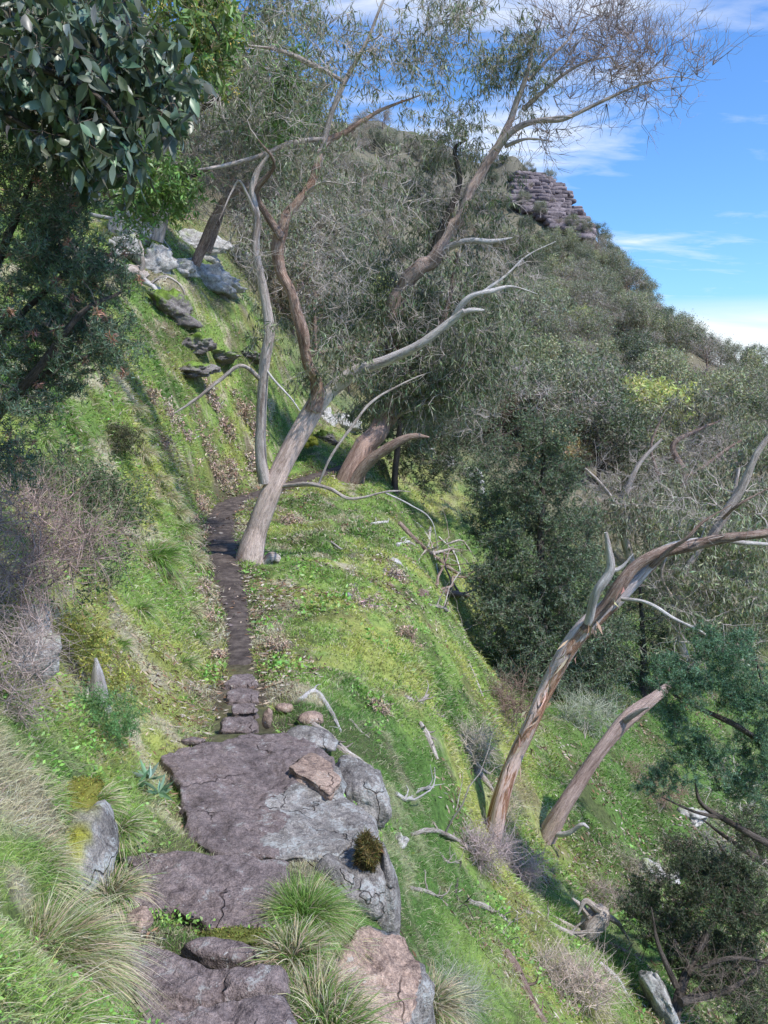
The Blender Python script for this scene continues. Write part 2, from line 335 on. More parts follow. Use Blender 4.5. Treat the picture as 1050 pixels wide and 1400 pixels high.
# terrain sheet: polar grid around the viewpoint, fine in front and near
_az = np.radians(np.unique(np.concatenate([np.linspace(-180, -60, 36), np.linspace(-60, -34, 60), np.linspace(-34, 34, 520), np.linspace(34, 64, 80), np.linspace(64, 180, 36)])))[:-1]
_rr = np.concatenate([[.05, .3, .6], np.geomspace(.8, 45, 430), np.geomspace(46, 330, 130), np.geomspace(360, 9000, 24)])
GX = np.sin(_az)[None]*_rr[:, None]; GY = np.cos(_az)[None]*_rr[:, None]
GZ = height(GX, GY)
from bisect import bisect
_azx = np.r_[_az, _az[0]+2*np.pi]; GZw = np.c_[GZ, GZ[:, :1]]
def height_fast(x, y):
    """height of the terrain mesh itself (bilinear in its own grid)"""
    r = np.hypot(x, y); a = np.arctan2(x, y); a = np.where(a < _azx[0], a+2*np.pi, a)
    i = np.clip(np.searchsorted(_rr, r)-1, 0, len(_rr)-2); j = np.clip(np.searchsorted(_azx, a)-1, 0, len(_azx)-2)
    t = np.clip((r-_rr[i])/(_rr[i+1]-_rr[i]), 0, 1); s = np.clip((a-_azx[j])/(_azx[j+1]-_azx[j]), 0, 1)
    return (GZw[i, j]*(1-t)+GZw[i+1, j]*t)*(1-s)+(GZw[i, j+1]*(1-t)+GZw[i+1, j+1]*t)*s
def normal_at(x, y, e=.15):
    dx = (height_fast(x+e, y)-height_fast(x-e, y))/(2*e); dy = (height_fast(x, y+e)-height_fast(x, y-e))/(2*e)
    return nrm(np.stack([-dx, -dy, np.ones_like(dx)], -1))
# colour zones of the ground, shared by soil and grass
GREEN = np.array([.33, .49, .13]); DEEP = np.array([.15, .29, .07]); YEL = np.array([.52, .58, .17]); STRAW = np.array([.74, .67, .48]); SOIL = np.array([.075, .055, .042]); RUST = np.array([.26, .19, .12])
def zones(x, y):
    q = np.stack([x, y, height_fast(x, y)*1.3], -1); r = np.hypot(x, y)
    q = q+.35*np.stack([fbm(q*1.9, 3, 61), fbm(q*1.9, 3, 62), fbm(q*1.9, 3, 63)], -1)
    n1 = fbm(q*.55, 4, 21); n2 = fbm(q*1.5, 4, 33); n3 = fbm(q*1.1, 4, 47); n4 = fbm(q*4.5, 3, 55)
    w_y = sst(.05, .6, n1+.35*n4); w_d = sst(.0, .6, -n1+.3*n2); w_s = sst(.2, .75, n2+.35*n4); w_r = sst(.5, .85, n3+.25*n4)
    dg, _ = path_dist(x, y)
    sh = sst(1.6, 3.4, x-.06*(y-8))*(y < 40)*(y > 5)          # shaded gully side: its shade painted in as deeper green
    w_d = np.maximum(w_d, .9*sh); w_s = w_s*(1-.6*sh)*(1-.6*(x > -.5)); w_s = np.maximum(w_s, .75*sst(-.1, .5, n2+n4*.4)*(x < -.3)*(y < 3.5))
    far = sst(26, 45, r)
    return w_y, w_d, w_s, w_r, far
def ground_col(x, y, soil=True):
    w_y, w_d, w_s, w_r, far = [w[..., None] for w in zones(x, y)]
    c = GREEN*(1-w_y)+YEL*w_y; c = c*(1-w_d)+DEEP*w_d; c = c*(1-w_s)+STRAW*w_s
    if soil: c = c*(1-.6*w_r)+RUST*.6*w_r
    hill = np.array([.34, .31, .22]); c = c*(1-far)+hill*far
    return c
CLOUD_OFF = (1.7, 0.9, 0)
# ---------------------------------------------------------------- camera, light, sky
sc = bpy.context.scene
cam = bpy.data.cameras.new('camera'); co = bpy.data.objects.new('camera', cam); C.objects.link(co); sc.camera = co
co.location = (0, 0, CAMZ); co.rotation_euler = (math.pi/2-PITCH, 0, 0)
cam.sensor_fit = 'VERTICAL'; cam.sensor_height = 24; cam.lens = 24*FOC/1400; cam.clip_start = .05; cam.clip_end = 20000
sc.view_settings.view_transform = 'Standard'; sc.view_settings.look = 'None'; sc.view_settings.exposure = 0
SUN_EL, SUN_AZ = 56, 120       # azimuth clockwise from the viewing direction: from the right and a little behind
sd = bpy.data.lights.new('sun', 'SUN'); sd.energy = 5.0; sd.angle = math.radians(1.5); sd.color = (1, .955, .88)
so = bpy.data.objects.new('sun', sd); C.objects.link(so)
so.rotation_euler = (math.radians(90-SUN_EL), 0, math.radians(180-SUN_AZ))
w = bpy.data.worlds.new('World'); sc.world = w; w.use_nodes = True; nt = w.node_tree; nt.nodes.clear()
sky = nt.nodes.new('ShaderNodeTexSky'); sky.sky_type = 'NISHITA'; sky.sun_disc = False
sky.sun_elevation = math.radians(SUN_EL); sky.sun_rotation = math.radians(SUN_AZ); sky.air_density = 1.0; sky.dust_density = .6; sky.ozone_density = 2.2
tc = nt.nodes.new('ShaderNodeTexCoord').outputs['Generated']
sep = nt.nodes.new('ShaderNodeSeparateXYZ'); nt.links.new(tc, sep.inputs[0])
def mth(op, a, b=None):
    m = nt.nodes.new('ShaderNodeMath'); m.operation = op
    for s, v in ((0, a), (1, b)):
        if v is None: continue
        if hasattr(v, 'is_output'): nt.links.new(v, m.inputs[s])
        else: m.inputs[s].default_value = v
    return m.outputs[0]
zc = mth('ADD', mth('MAXIMUM', sep.outputs['Z'], 0), .16)
cx = mth('DIVIDE', sep.outputs['X'], zc); cy = mth('DIVIDE', sep.outputs['Y'], zc)
cmb = nt.nodes.new('ShaderNodeCombineXYZ'); nt.links.new(cx, cmb.inputs[0]); nt.links.new(cy, cmb.inputs[1])
mp = nt.nodes.new('ShaderNodeMapping'); mp.inputs['Rotation'].default_value = (0, 0, math.radians(18)); mp.inputs['Scale'].default_value = (.55, 1.5, 1); mp.inputs['Location'].default_value = CLOUD_OFF
nt.links.new(cmb.outputs[0], mp.inputs['Vector'])
n1 = noise(nt, mp.outputs[0], 1.05, 8, .58, .5); n2 = noise(nt, mp.outputs[0], 5.0, 6, .6, .8)
def around(px, py, a0, a1):
    d = rays(px, py); d = d/np.linalg.norm(d); vm = nt.nodes.new('ShaderNodeVectorMath'); vm.operation = 'DOT_PRODUCT'
    nt.links.new(tc, vm.inputs[0]); vm.inputs[1].default_value = tuple(d); mr = nt.nodes.new('ShaderNodeMapRange'); mr.interpolation_type = 'SMOOTHSTEP'
    nt.links.new(vm.outputs['Value'], mr.inputs[0]); mr.inputs[1].default_value = a0; mr.inputs[2].default_value = a1; return mr.outputs[0]
bank = around(650, 110, .965, .999)
cl = ramp(nt, mth('ADD', mix(nt, .28, n1, n2), mth('MULTIPLY', bank, .11)), [(.54, (0, 0, 0)), (.62, (.35, .35, .35)), (.72, (.95, .95, .95))])
# low cloud bank near the horizon
lowm = ramp(nt, sep.outputs['Z'], [(.0, (1, 1, 1)), (.055, (.9, .9, .9)), (.085, (0, 0, 0))])
cl2 = mix(nt, 1, lowm, ramp(nt, n1, [(.3, (.5, .5, .5)), (.55, (.95, .95, .95))]), 'MULTIPLY')
cl = mix(nt, 1, cl, cl2, 'LIGHTEN')
skyc = mix(nt, 1, sky.outputs[0], (.66, 1.05, 1.52), 'MULTIPLY')
cc = mix(nt, cl, skyc, (7.4, 7.7, 8.0))
bg = nt.nodes.new('ShaderNodeBackground'); nt.links.new(cc, bg.inputs[0]); bg.inputs[1].default_value = .15
sc.cycles.use_adaptive_sampling = True; sc.cycles.adaptive_threshold = .025; sc.cycles.max_bounces = 4; sc.cycles.diffuse_bounces = 2; sc.cycles.glossy_bounces = 1; sc.cycles.transmission_bounces = 2
out = nt.nodes.new('ShaderNodeOutputWorld'); nt.links.new(bg.outputs[0], out.inputs[0])
# ---------------------------------------------------------------- materials
m, nt, N, Lk = mat('ground'); v = objco(nt)
c = attr(nt, 'Col'); f = noise(nt, v, 14, 6, .75); f2 = noise(nt, v, 70, 3, .7)
c = mix(nt, 1, c, ramp(nt, f, [(.3, (.35, .33, .3)), (.5, (.9, .9, .9)), (.7, (1.35, 1.3, 1.15))]), 'MULTIPLY')
c = mix(nt, ramp(nt, f2, [(.62, (0, 0, 0)), (.72, (.55, .55, .55))]), c, (.30, .24, .16))
finish(nt, c, .95, bump(nt, mix(nt, .5, f, f2), .7, .04)); M['ground'] = m
m, nt, N, Lk = mat('trodden_soil'); v = objco(nt)
c = ramp(nt, noise(nt, v, 6, 6, .7), [(.3, (.035, .028, .026)), (.48, (.085, .067, .062)), (.66, (.17, .138, .12))])
c = mix(nt, ramp(nt, noise(nt, v, 55, 3, .7), [(.66, (0, 0, 0)), (.72, (1, 1, 1))]), c, (.2, .16, .12))
finish(nt, c, .9, bump(nt, noise(nt, v, 30, 5, .7), .6, .03)); M['path'] = m
M['grass'] = leaf_mat('grass_blades', .35, .6, .2)
M['leaf'] = leaf_mat('gum_leaf', .25, .45, .4)
M['gloss'] = leaf_mat('broad_gum_leaf', .18, .38, .5)
M['needle'] = leaf_mat('needle_foliage', .25, .7, .15)
M['twig'] = leaf_mat('dry_twig', .0, .9, .1)
M['bark'] = bark_mat('pale_bark', (.24, .20, .18), (.52, .445, .41), (.74, .67, .63), 1.)
M['bark_red'] = bark_mat('red_brown_bark', (.11, .07, .055), (.29, .20, .165), (.50, .41, .36), 1.)
M['bark_strip'] = bark_mat('stripping_bark', (.15, .08, .055), (.42, .27, .19), (.62, .50, .40), .8, 1., (.78, .70, .68))
M['bark_white'] = bark_mat('bare_white_wood', (.36, .33, .32), (.60, .57, .56), (.76, .73, .72), 1.)
M['bark_dark'] = bark_mat('dark_bark', (.04, .033, .03), (.10, .085, .075), (.18, .155, .14), 1.)
M['dead'] = bark_mat('weathered_dead_wood', (.18, .14, .12), (.44, .38, .34), (.66, .61, .57), 1.)
M['rock_path'] = rock_mat('trodden_purple_stone', (.235, .19, .185), (.13, .105, .105), (.33, .275, .26), .3, (.36, .35, .34), warm=(.20, .155, .145))
M['rock_grey'] = rock_mat('lichened_grey_stone', (.27, .25, .235), (.13, .12, .115), (.38, .35, .33), .75, (.42, .43, .42))
M['rock_pink'] = rock_mat('pinkish_brown_stone', (.40, .29, .235), (.27, .20, .165), (.47, .37, .32), .25, (.5, .47, .43), warm=(.48, .36, .29))
M['rock_pale'] = rock_mat('pale_lichened_rock', (.46, .44, .42), (.24, .23, .22), (.60, .58, .56), .9, (.58, .58, .55))
M['rock_dark'] = rock_mat('dark_mossy_rock', (.19, .17, .165), (.09, .08, .08), (.30, .28, .27), .3, (.2, .24, .07))
M['rock_cliff'] = rock_mat('cliff_stone', (.27, .235, .24), (.15, .13, .14), (.36, .32, .32), .4, (.33, .30, .31))
# ---------------------------------------------------------------- terrain and path
nr, na = GX.shape
V = np.stack([GX, GY, GZ], -1).reshape(-1, 3)
i = np.arange(nr-1)[:, None]*na; j = np.arange(na)[None]; k = (j+1) % na
Fq = np.stack([i+j, i+na+j, i+na+k, i+k], -1).reshape(-1, 4)[:, ::-1]
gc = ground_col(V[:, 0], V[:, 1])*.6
rsoil = sst(0, .5, fbm(V*[2.1, 2.1, 0], 3, 71))[:, None]*.55*(np.hypot(V[:, 0], V[:, 1]) < 60)[:, None]
gc = gc*(1-rsoil)+SOIL*rsoil
ctm = (sst(150, 165, V[:, 1])*sst(18, 26, V[:, 2]))[:, None]; gc = gc*(1-ctm)+np.array([.17, .16, .12])*ctm
dpt, kk = path_dist(V[:, 0], V[:, 1]); wl = (1-sst(.05, .4, dpt-PW[kk]))[:, None]
gc = gc*(1-.8*wl)+np.array([.085, .065, .05])*.8*wl
link('ground', mk_mesh('ground', V, [Fq, np.array([list(range(na))])], gc, smooth=True, mats=[M['ground']]), kind='structure')
s0 = 144; L = PATHL[s0:]; Wd = PW[s0:]; T = nrm(np.gradient(L, axis=0)); Nn = np.stack([T[:, 1], -T[:, 0], T[:, 2]*0], -1)
ks = np.linspace(-1, 1, 15); wn = 1+(.42*fbm(L*6+3, 4, 2)[:, None]*(ks[None] > 0)+.42*fbm(L*6+30, 4, 6)[:, None]*(ks[None] < 0))*np.abs(ks)[None]
Vp = L[:, None]+Nn[:, None]*(ks[None]*Wd[:, None]*wn)[..., None]
Vp[..., 2] = L[:, None, 2]+.012-.035*np.abs(ks)[None]**3+.010*fbm(Vp*9, 3, 4)
n_, m_ = Vp.shape[:2]; i = np.arange(n_-1)[:, None]*m_; j = np.arange(m_-1)[None]
Vp[:10, :, 2] -= np.linspace(.09, 0, 10)[:, None]
link('path', mk_mesh('path', Vp.reshape(-1, 3), [np.stack([i+j, i+j+1, i+m_+j+1, i+m_+j], -1).reshape(-1, 4)], smooth=True, mats=[M['path']]), kind='structure')
# ---------------------------------------------------------------- stones of the stepped path
SLABS = []
def slab(name, out, z0, label, cat='stone slab', grad=(0, 0, 0, 0), depth=.22, mats=('rock_path',), bev=.009, amp=.009, seed=0, n=150, rings=26, pick=None, wob=.016, group=None, flare=.12):
    Pp = plane_pts(out, z0, *grad); cen = Pp.mean(0); Pc = np.vstack([Pp, Pp[:1]])
    seg = np.r_[0, np.cumsum(np.linalg.norm(np.diff(Pc, axis=0), axis=1))]; t = np.linspace(0, seg[-1], n, endpoint=False)
    R = np.stack([np.interp(t, seg, Pc[:, k]) for k in range(3)], -1)
    R = (np.roll(R, 1, 0)+2*R+np.roll(R, -1, 0))/4
    dr = R-cen; dr[:, 2] = 0; u = nrm(dr)
    R = R+u*(wob*fbm(R*14, 3, seed))[:, None]
    size = np.linalg.norm(dr, axis=1).mean()
    prof = [(1+flare, -depth), (1+flare*.7, -depth*.72), (1+flare*.35, -depth*.45), (1.01, -depth*.22), (1, -bev*2.2), (1-bev*.35/size, -bev*.9), (1-bev*1.1/size, -bev*.25)]
    prof += [(1-bev*2/size-(1-bev*2/size)*(k/rings), 0) for k in range(rings)]
    V = []
    for s, dz in prof:
        q = cen+(R-cen)*s; q[:, 2] += dz
        if dz < -bev*2: q = q+u*(.03*fbm(q*np.array([7, 7, 16]), 3, seed+3))[:, None]
        V.append(q)
    V = np.array(V); g_, h_, k_ = grad[0], grad[1], 0
    tn = fbm(V*2.6, 4, seed+5)*2.2; top = amp*(.9*(np.floor(tn)+sst(.72, .98, tn-np.floor(tn)))+.5*fbm(V*11, 3, seed+6)+.55*fbm(V*34, 2, seed+7)); V[..., 2] += top
    V = V.reshape(-1, 3); V = np.vstack([V, V[-n:].mean(0)])
    m = len(prof); i = np.arange(m-1)[:, None]*n; j = np.arange(n)[None]; k = (j+1) % n
    F = np.stack([i+j, i+k, i+n+k, i+n+j], -1).reshape(-1, 4)
    tri = np.stack([(m-1)*n+np.arange(n), (m-1)*n+(np.arange(n)+1) % n, np.full(n, m*n)], -1)
    fm = None
    if len(mats) > 1:
        ctr = V[F].mean(1); fm = pick(ctr, np.repeat(np.arange(m-1), n)).astype(int); fm = np.r_[fm, np.full(n, fm[-1])]
    org = cen.copy()
    me = mk_mesh(name, V-org, [F, tri], np.ones(3), smooth=True, mats=[M[q] for q in mats], fmat=fm)
    SLABS.append(R[:, :2]); o = link(name, me, None, label, cat, group, loc=org); return o
slab('stone_step', [(192,1380),(250,1383),(300,1372),(330,1358),(393,1352),(410,1375),(422,1405),(436,1470),(150,1470),(165,1410)], .0, 'nearest purple grey stone step at the bottom of the picture', bev=.011, amp=.012, seed=1)
slab('stone_step', [(166,1290),(205,1283),(245,1302),(290,1322),(330,1326),(385,1320),(396,1350),(330,1356),(298,1368),(250,1379),(195,1376),(178,1340)], -.075, 'long dark stone ledge just behind the nearest stone step', bev=.011, amp=.013, seed=2)
slab('stone_step', [(258,1285),(290,1276),(338,1283),(367,1298),(358,1309),(320,1309),(280,1299)], -.2, 'narrow oval stone set in moss between two larger steps', seed=3, n=70, rings=12, amp=.006, depth=.1)
slab('stone_step', [(163,1170),(200,1163),(290,1165),(370,1168),(397,1171),(392,1190),(378,1215),(375,1245),(362,1273),(330,1269),(290,1262),(232,1245),(182,1232),(176,1215),(186,1200),(181,1185)], -.36, 'flat rectangular purple stone step left of the green grass tussock', seed=4, amp=.009, depth=.2)
_gr = (-.05, -.16, -.57, 3.1)
slab('stone_slab', [(218,1033),(250,1019),(300,1011),(330,1003),(400,1000),(430,1012),(455,1035),(468,1060),(462,1080),(485,1094),(513,1114),(514,1138),(492,1155),(460,1166),(420,1167),(330,1168),(285,1156),(258,1138),(250,1110),(246,1080),(235,1055)], -.53,
     'largest flat stone slab across the path, purple with grey lichen on its right', grad=_gr, depth=.3, mats=('rock_path', 'rock_grey'), seed=5, n=230, rings=42, amp=.013,
     pick=lambda c, r: ((c[:, 0]+.47+.22*fbm(c*3, 3, 5)-.2*(c[:, 1]-3.6)) > 0) & (c[:, 1] < 4.25+.2*fbm(c*4, 2, 8)))
slab('stone_step', [(303,998),(306,979),(345,976),(352,996),(340,1002)], -.85, 'first small step beyond the largest slab, by the upright pointed stone', seed=6, n=60, rings=10, amp=.006, depth=.25)
slab('stone_step', [(317,975),(316,961),(350,959),(352,973)], -.98, 'second small stone step beyond the largest slab', seed=7, n=60, rings=10, amp=.006, depth=.25)
slab('stone_step', [(312,958),(310,944),(326,938),(354,942),(354,957)], -1.07, 'third small stone step beyond the largest slab', seed=8, n=60, rings=10, amp=.006, depth=.25)
slab('stone_step', [(306,936),(318,922),(345,920),(354,932),(340,937)], -1.15, 'farthest small stone step, rounded, where the dirt path begins', seed=9, n=60, rings=10, amp=.006, depth=.2)
slab('stone_slab', [(392,1048),(425,1026),(448,1038),(467,1063),(450,1082),(420,1066)], -.675, 'thin triangular brown stone lying on the right of the largest slab', seed=10, n=70, rings=10, mats=('rock_pink',), depth=.05, amp=.006, bev=.006, grad=(-.06, -.16, -.36, 4.15), flare=.03)
slab('boulder', [(448,1322),(466,1285),(486,1262),(512,1254),(556,1272),(580,1312),(588,1342),(566,1372),(552,1402),(520,1406),(470,1392),(440,1370)], -.47, 'pinkish brown boulder with flat sloping top and grey right side', 'boulder', grad=(-.42, .08, -.02, 2.2), depth=.55, mats=('rock_pink', 'rock_grey'), seed=11, n=170, rings=30, amp=.014, bev=.014, wob=.02,
     pick=lambda c, r: (r < 5) | (c[:, 0] > .12+.03*fbm(c*8, 2, 4)), flare=.2)
# ---------------------------------------------------------------- boulders
def ico(n):
    import bmesh
    b = bmesh.new(); bmesh.ops.create_icosphere(b, subdivisions=n, radius=1); V = np.array([v.co[:] for v in b.verts]); F = np.array([[v.index for v in f.verts] for f in b.faces]); b.free(); return V, F
ICO = {k: ico(k) for k in (3, 4, 5)}
def boulder(name, px, size, m, label, cat='boulder', seed=0, rot=(0, 0, 0), sub=4, facets=13, rough=.10, sink=.25, pos=None, group=None, strata=0, col=None):
    r = np.random.default_rng(seed+100); D, F = ICO[sub]
    nn = nrm(r.normal(size=(facets, 3))); dd = r.uniform(.62, .95, facets)
    t = dd[None]/np.maximum(D@nn.T, 1e-3); t = np.where(D@nn.T < .05, 9, t); rad = np.minimum(-np.log(np.exp(-14*np.minimum(t, 3)).sum(1)+1e-9)/14, 1.15)
    V = D*rad[:, None]
    V = V*(1+rough*fbm(V*2.2+seed, 4, seed)[:, None]+.03*fbm(V*9, 3, seed+4)[:, None])
    if strata: V[:, :2] *= (1+.028*np.tanh(3*np.sin(V[:, 2:3]*strata*.6+2.5*fbm(V*1.5, 2, seed)[:, None])))
    V = V*np.array(size)*.5
    from mathutils import Euler
    R = np.array(Euler([math.radians(a) for a in rot]).to_matrix()); V = V@R.T
    if pos is None:
        p, ok = hit(px[0], px[1]); pos = p[0] if len(px) == 2 else at(*px)
        if len(px) == 2: pos = pos+np.array([0, 0, size[2]*(.5-sink)])
    c = np.ones((len(V), 3)) if col is None else col(V+pos, V)
    return link(name, mk_mesh(name, V, [F], c, smooth=True, mats=[M[m]]), None, label, cat, group, loc=pos)
def mossy(V, L, hi=.35, c=(.75, 1.0, .25)):
    t = sst(0, .5, L[:, 2]/max(L[:, 2].max(), 1e-3)-hi+.5*fbm(V*5, 3, 3))[:, None]; return 1*(1-t)+np.array(c)*t
boulder('boulder', (496, 1082, 4.2), (.40, .5, .34), 'rock_grey', 'rounded grey lichened boulder on the right edge of the largest slab', seed=1, sub=5, rot=(0, 24, 20))
boulder('boulder', (428, 1013, 4.75), (.3, .36, .16), 'rock_grey', 'low grey blue rock between the brown triangular stone and a fallen branch', seed=2, rot=(0, 15, 40))
boulder('boulder', (494, 1215, 3.05), (.3, .4, .42), 'rock_grey', 'grey boulder under the right corner of the largest slab, moss hanging over it', seed=3, sub=5, rot=(10, 10, 10))
boulder('boulder', (456, 1205, 3.0), (.26, .26, .22), 'rock_grey', 'grey rock wedged behind the green grass tussock', seed=14, sub=4, rot=(10, 20, 40))
boulder('boulder', (527, 1225, 3.05), (.14, .3, .5), 'rock_grey', 'narrow grey rock standing right of the hanging moss', seed=24, sub=4)
boulder('boulder', (98, 1180, 2.35), (.26, .5, .44), 'rock_grey', 'grey boulder with yellow mossy crown among tall grass left of the steps', seed=5, sub=5, rot=(0, -8, 12), facets=9, col=lambda V, L: mossy(V, L, .55, (1.1, 1.2, .2)))
boulder('stone', (195, 1258, 2.1), (.09, .08, .07), 'rock_pink', 'small round pinkish stone left of the second stone step', 'stone', seed=6, sub=3)
boulder('stone', (366, 984, 5.0), (.07, .07, .16), 'rock_pink', 'small upright pointed brown stone beside the small steps', 'stone', seed=7, sub=3, rot=(0, 8, 0), facets=8)
boulder('stone', (424, 982, 5.3), (.2, .16, .12), 'rock_pink', 'pale brown angular stone on the grass above the fallen branch', 'stone', seed=8, sub=3, facets=8)
boulder('stone', (388, 968, 5.6), (.13, .1, .09), 'rock_pink', 'small brown stone on the grass edge right of the small steps', 'stone', seed=9, sub=3, facets=8)
boulder('stone', (262, 1013, 4.5), (.16, .08, .05), 'rock_path', 'thin dark stone at the far left corner of the largest slab', 'stone', seed=10, sub=3, facets=8)
for k, (px, py, w_, h_, d_, mt, lb) in enumerate([
    (278, 380, 1.25, .75, .8, 'rock_pale', 'pale lichened rock on the slope below the leaning dead trunk'),
    (242, 368, .8, .4, .5, 'rock_pale', 'small pale rock in grass above the round mossy boulder'),
    (213, 365, .8, .7, .5, 'rock_pale', 'pale rock behind the end of the dead log'),
    (176, 322, .9, .9, .8, 'rock_pale', 'pale broken rock beside the bright green slope'),
    (168, 345, .9, .6, .7, 'rock_pale', 'low pale rock under the broken rock by the green slope'),
    (105, 262, 1.3, 1.0, 1, 'rock_pale', 'pale mottled rock at the top of the left slope'),
    (262, 335, 2.0, .6, .9, 'rock_pale', 'long grey slab of rock behind the ridge of the left slope'),
    (318, 348, 1.2, .8, .8, 'rock_pale', 'grey rock behind the ridge, right of the long slab'),
    (300, 392, 1.1, .5, .7, 'rock_pale', 'flat grey rock on the ridge line of the left slope'),
    (233, 424, 1.35, .95, 1, 'rock_dark', 'round dark mossy boulder sitting above the rock ledge'),
    (215, 400, .6, .35, .5, 'rock_pale', 'small pale stone left of the round mossy boulder'),
    (247, 436, .4, .25, .3, 'rock_pale', 'small white stone under the round mossy boulder'),
    (268, 470, 1.3, .8, .9, 'rock_dark', 'upper dark block of the rock ledge with bright herb'),
    (298, 490, 1.4, .5, .9, 'rock_dark', 'dark purple slab in the middle of the rock ledge'),
    (340, 486, 1.4, .5, .9, 'rock_dark', 'dark slab at the right end of the rock ledge'),
    (262, 506, 1.5, .5, .9, 'rock_dark', 'lowest dark slab of the rock ledge above the green slope'),
    (610, 634, 1.0, .7, .7, 'rock_pale', 'white rock beyond the gully, upper of the group'),
    (640, 652, 1.1, .9, .8, 'rock_pale', 'white rock beyond the gully beside the dark conifer'),
    (590, 620, .7, .6, .6, 'rock_pale', 'small white rock beyond the gully near the dark trunk'),
    (655, 672, .7, .6, .6, 'rock_pale', 'lowest white rock beyond the gully'),
    (472, 583, 1.0, .9, .9, 'rock_pale', 'lichened rock behind the fork of the leaning gum'),
    (445, 572, .8, .9, .9, 'rock_pale', 'mossy pale rock beside the path beyond the leaning gum'),
    (445, 600, .8, .6, .9, 'rock_dark', 'dark mossy rock above the far end of the path'),
    (890, 1198, .42, .4, .3, 'rock_pale', 'cream lichened rock on the right slope, left of a pair'),
    (912, 1203, .45, .3, .3, 'rock_pale', 'cream lichened rock on the right slope, right of a pair'),
    (945, 1118, .8, .4, .5, 'rock_pale', 'grey rock under the teal feathery shrub'),
    (345, 705, .25, .12, .2, 'rock_pink', 'flat pale stone set in the bend of the dirt path'),
    (475, 815, .14, .15, .12, 'rock_pale', 'small pale stone among dead bracken on the right slope'),
    (42, 862, .2, .2, .22, 'rock_pale', 'white lichened rock in shadow under the brown twiggy shrub'),
    (30, 905, .3, .3, .3, 'rock_pale', 'grey rock low in shadow at the left edge'),
    (540, 768, .3, .15, .2, 'rock_pale', 'small pale stone high on the right slope'),
    (800, 865, 1.8, 1.1, 1.2, 'rock_pale', 'pale boulder glimpsed behind the leaning red barked tree'),
    (545, 1150, .12, .1, .12, 'rock_pale', 'small yellow lichened stone right of the hanging moss')]):
    mt_ = (lambda V, L: mossy(V, L, .3, (.9, 1.5, .3))) if mt == 'rock_dark' else (lambda V, L: mossy(V, L, .8, (.7, .85, .4)))
    if 300 < py < 400 and px < 330: w_ *= 1.35; h_ *= 1.5
    if 430 < py < 512 and px < 350: w_ *= .85; h_ *= .8
    boulder('boulder' if w_ > .5 else 'stone', (px, py), (w_, d_, h_), mt, lb, 'boulder' if w_ > .5 else 'stone', seed=30+k, rot=(rng.uniform(-12, 12), rng.uniform(-6, 14), rng.uniform(-25, 25)), sink=.55, facets=9, rough=.3, sub=5 if w_ > .7 else 4, strata=(14 if w_ > .7 else 0), col=mt_)
boulder('boulder', (905, 1370, 6.2), (.22, .5, .9), 'rock_pale', 'tall pale pointed rock at the lower right beside the dark shrub', seed=77, rot=(0, -22, 15), facets=8)
# ---------------------------------------------------------------- grass
from math import pi
def inside(poly, x, y):
    c = np.zeros(len(x), bool); p = poly[::3]; q = np.roll(p, -1, 0)
    for (x1, y1), (x2, y2) in zip(p, q):
        m_ = ((y1 > y) != (y2 > y)) & (x < (x2-x1)*(y-y1)/(y2-y1+1e-12)+x1); c ^= m_
    return c
def ground_ok(x, y, mg=0.):
    d, k = path_dist(x, y); bad = (d < PW[k]*(.92-.3*rng.random(len(x))**2)+mg*.5) & (y > 6.3) | ((d < .22) & (y > 4.5) & (y < 6.6))
    nr_ = y < 5.2
    for s in SLABS:
        w_ = inside(s, x[nr_], y[nr_]); t = bad[nr_]; t |= w_; bad[nr_] = t
    return ~bad
def polar(n, r0, r1, a0=-31, a1=31, rg=rng):
    a = np.radians(rg.uniform(a0, a1, n)); r = np.exp(rg.uniform(math.log(r0), math.log(r1), n)); return np.sin(a)*r, np.cos(a)*r, r
def blades(g, B, D, H, Wd, col, seg=2, droop=.35, rg=rng):
    """curved tapering grass blades"""
    N = len(B); D = nrm(D); S = nrm(np.cross(D, rg.normal(size=(N, 3)))); bend = nrm(np.cross(S, D)); down = np.array([0, 0, -1.])
    t = np.linspace(0, 1, seg+1); H = H[:, None]; Wd = Wd[:, None]; rows = []
    dr = np.broadcast_to(droop, (N,))[:, None]
    for k in t:
        c = B+D*H*k+(bend*.5+down)*H*dr*k*k
        if k < 1: w_ = Wd*.5*(1-k**1.5*.9); rows += [c-S*w_, c+S*w_]
        else: rows += [c]
    V = np.stack(rows, 1); m_ = 2*seg+1; o = (np.arange(N)*m_)[:, None]
    q = [np.concatenate([o+2*k, o+2*k+1, o+2*k+3, o+2*k+2], 1) for k in range(seg-1)]
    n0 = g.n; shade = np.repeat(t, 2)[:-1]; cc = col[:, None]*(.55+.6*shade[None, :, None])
    g.add(V.reshape(-1, 3), np.concatenate([o+2*seg-2, o+2*seg-1, o+2*seg], 1), cc.reshape(-1, 3))
    if q: g.F.setdefault(4, []).append(np.concatenate(q)+n0)
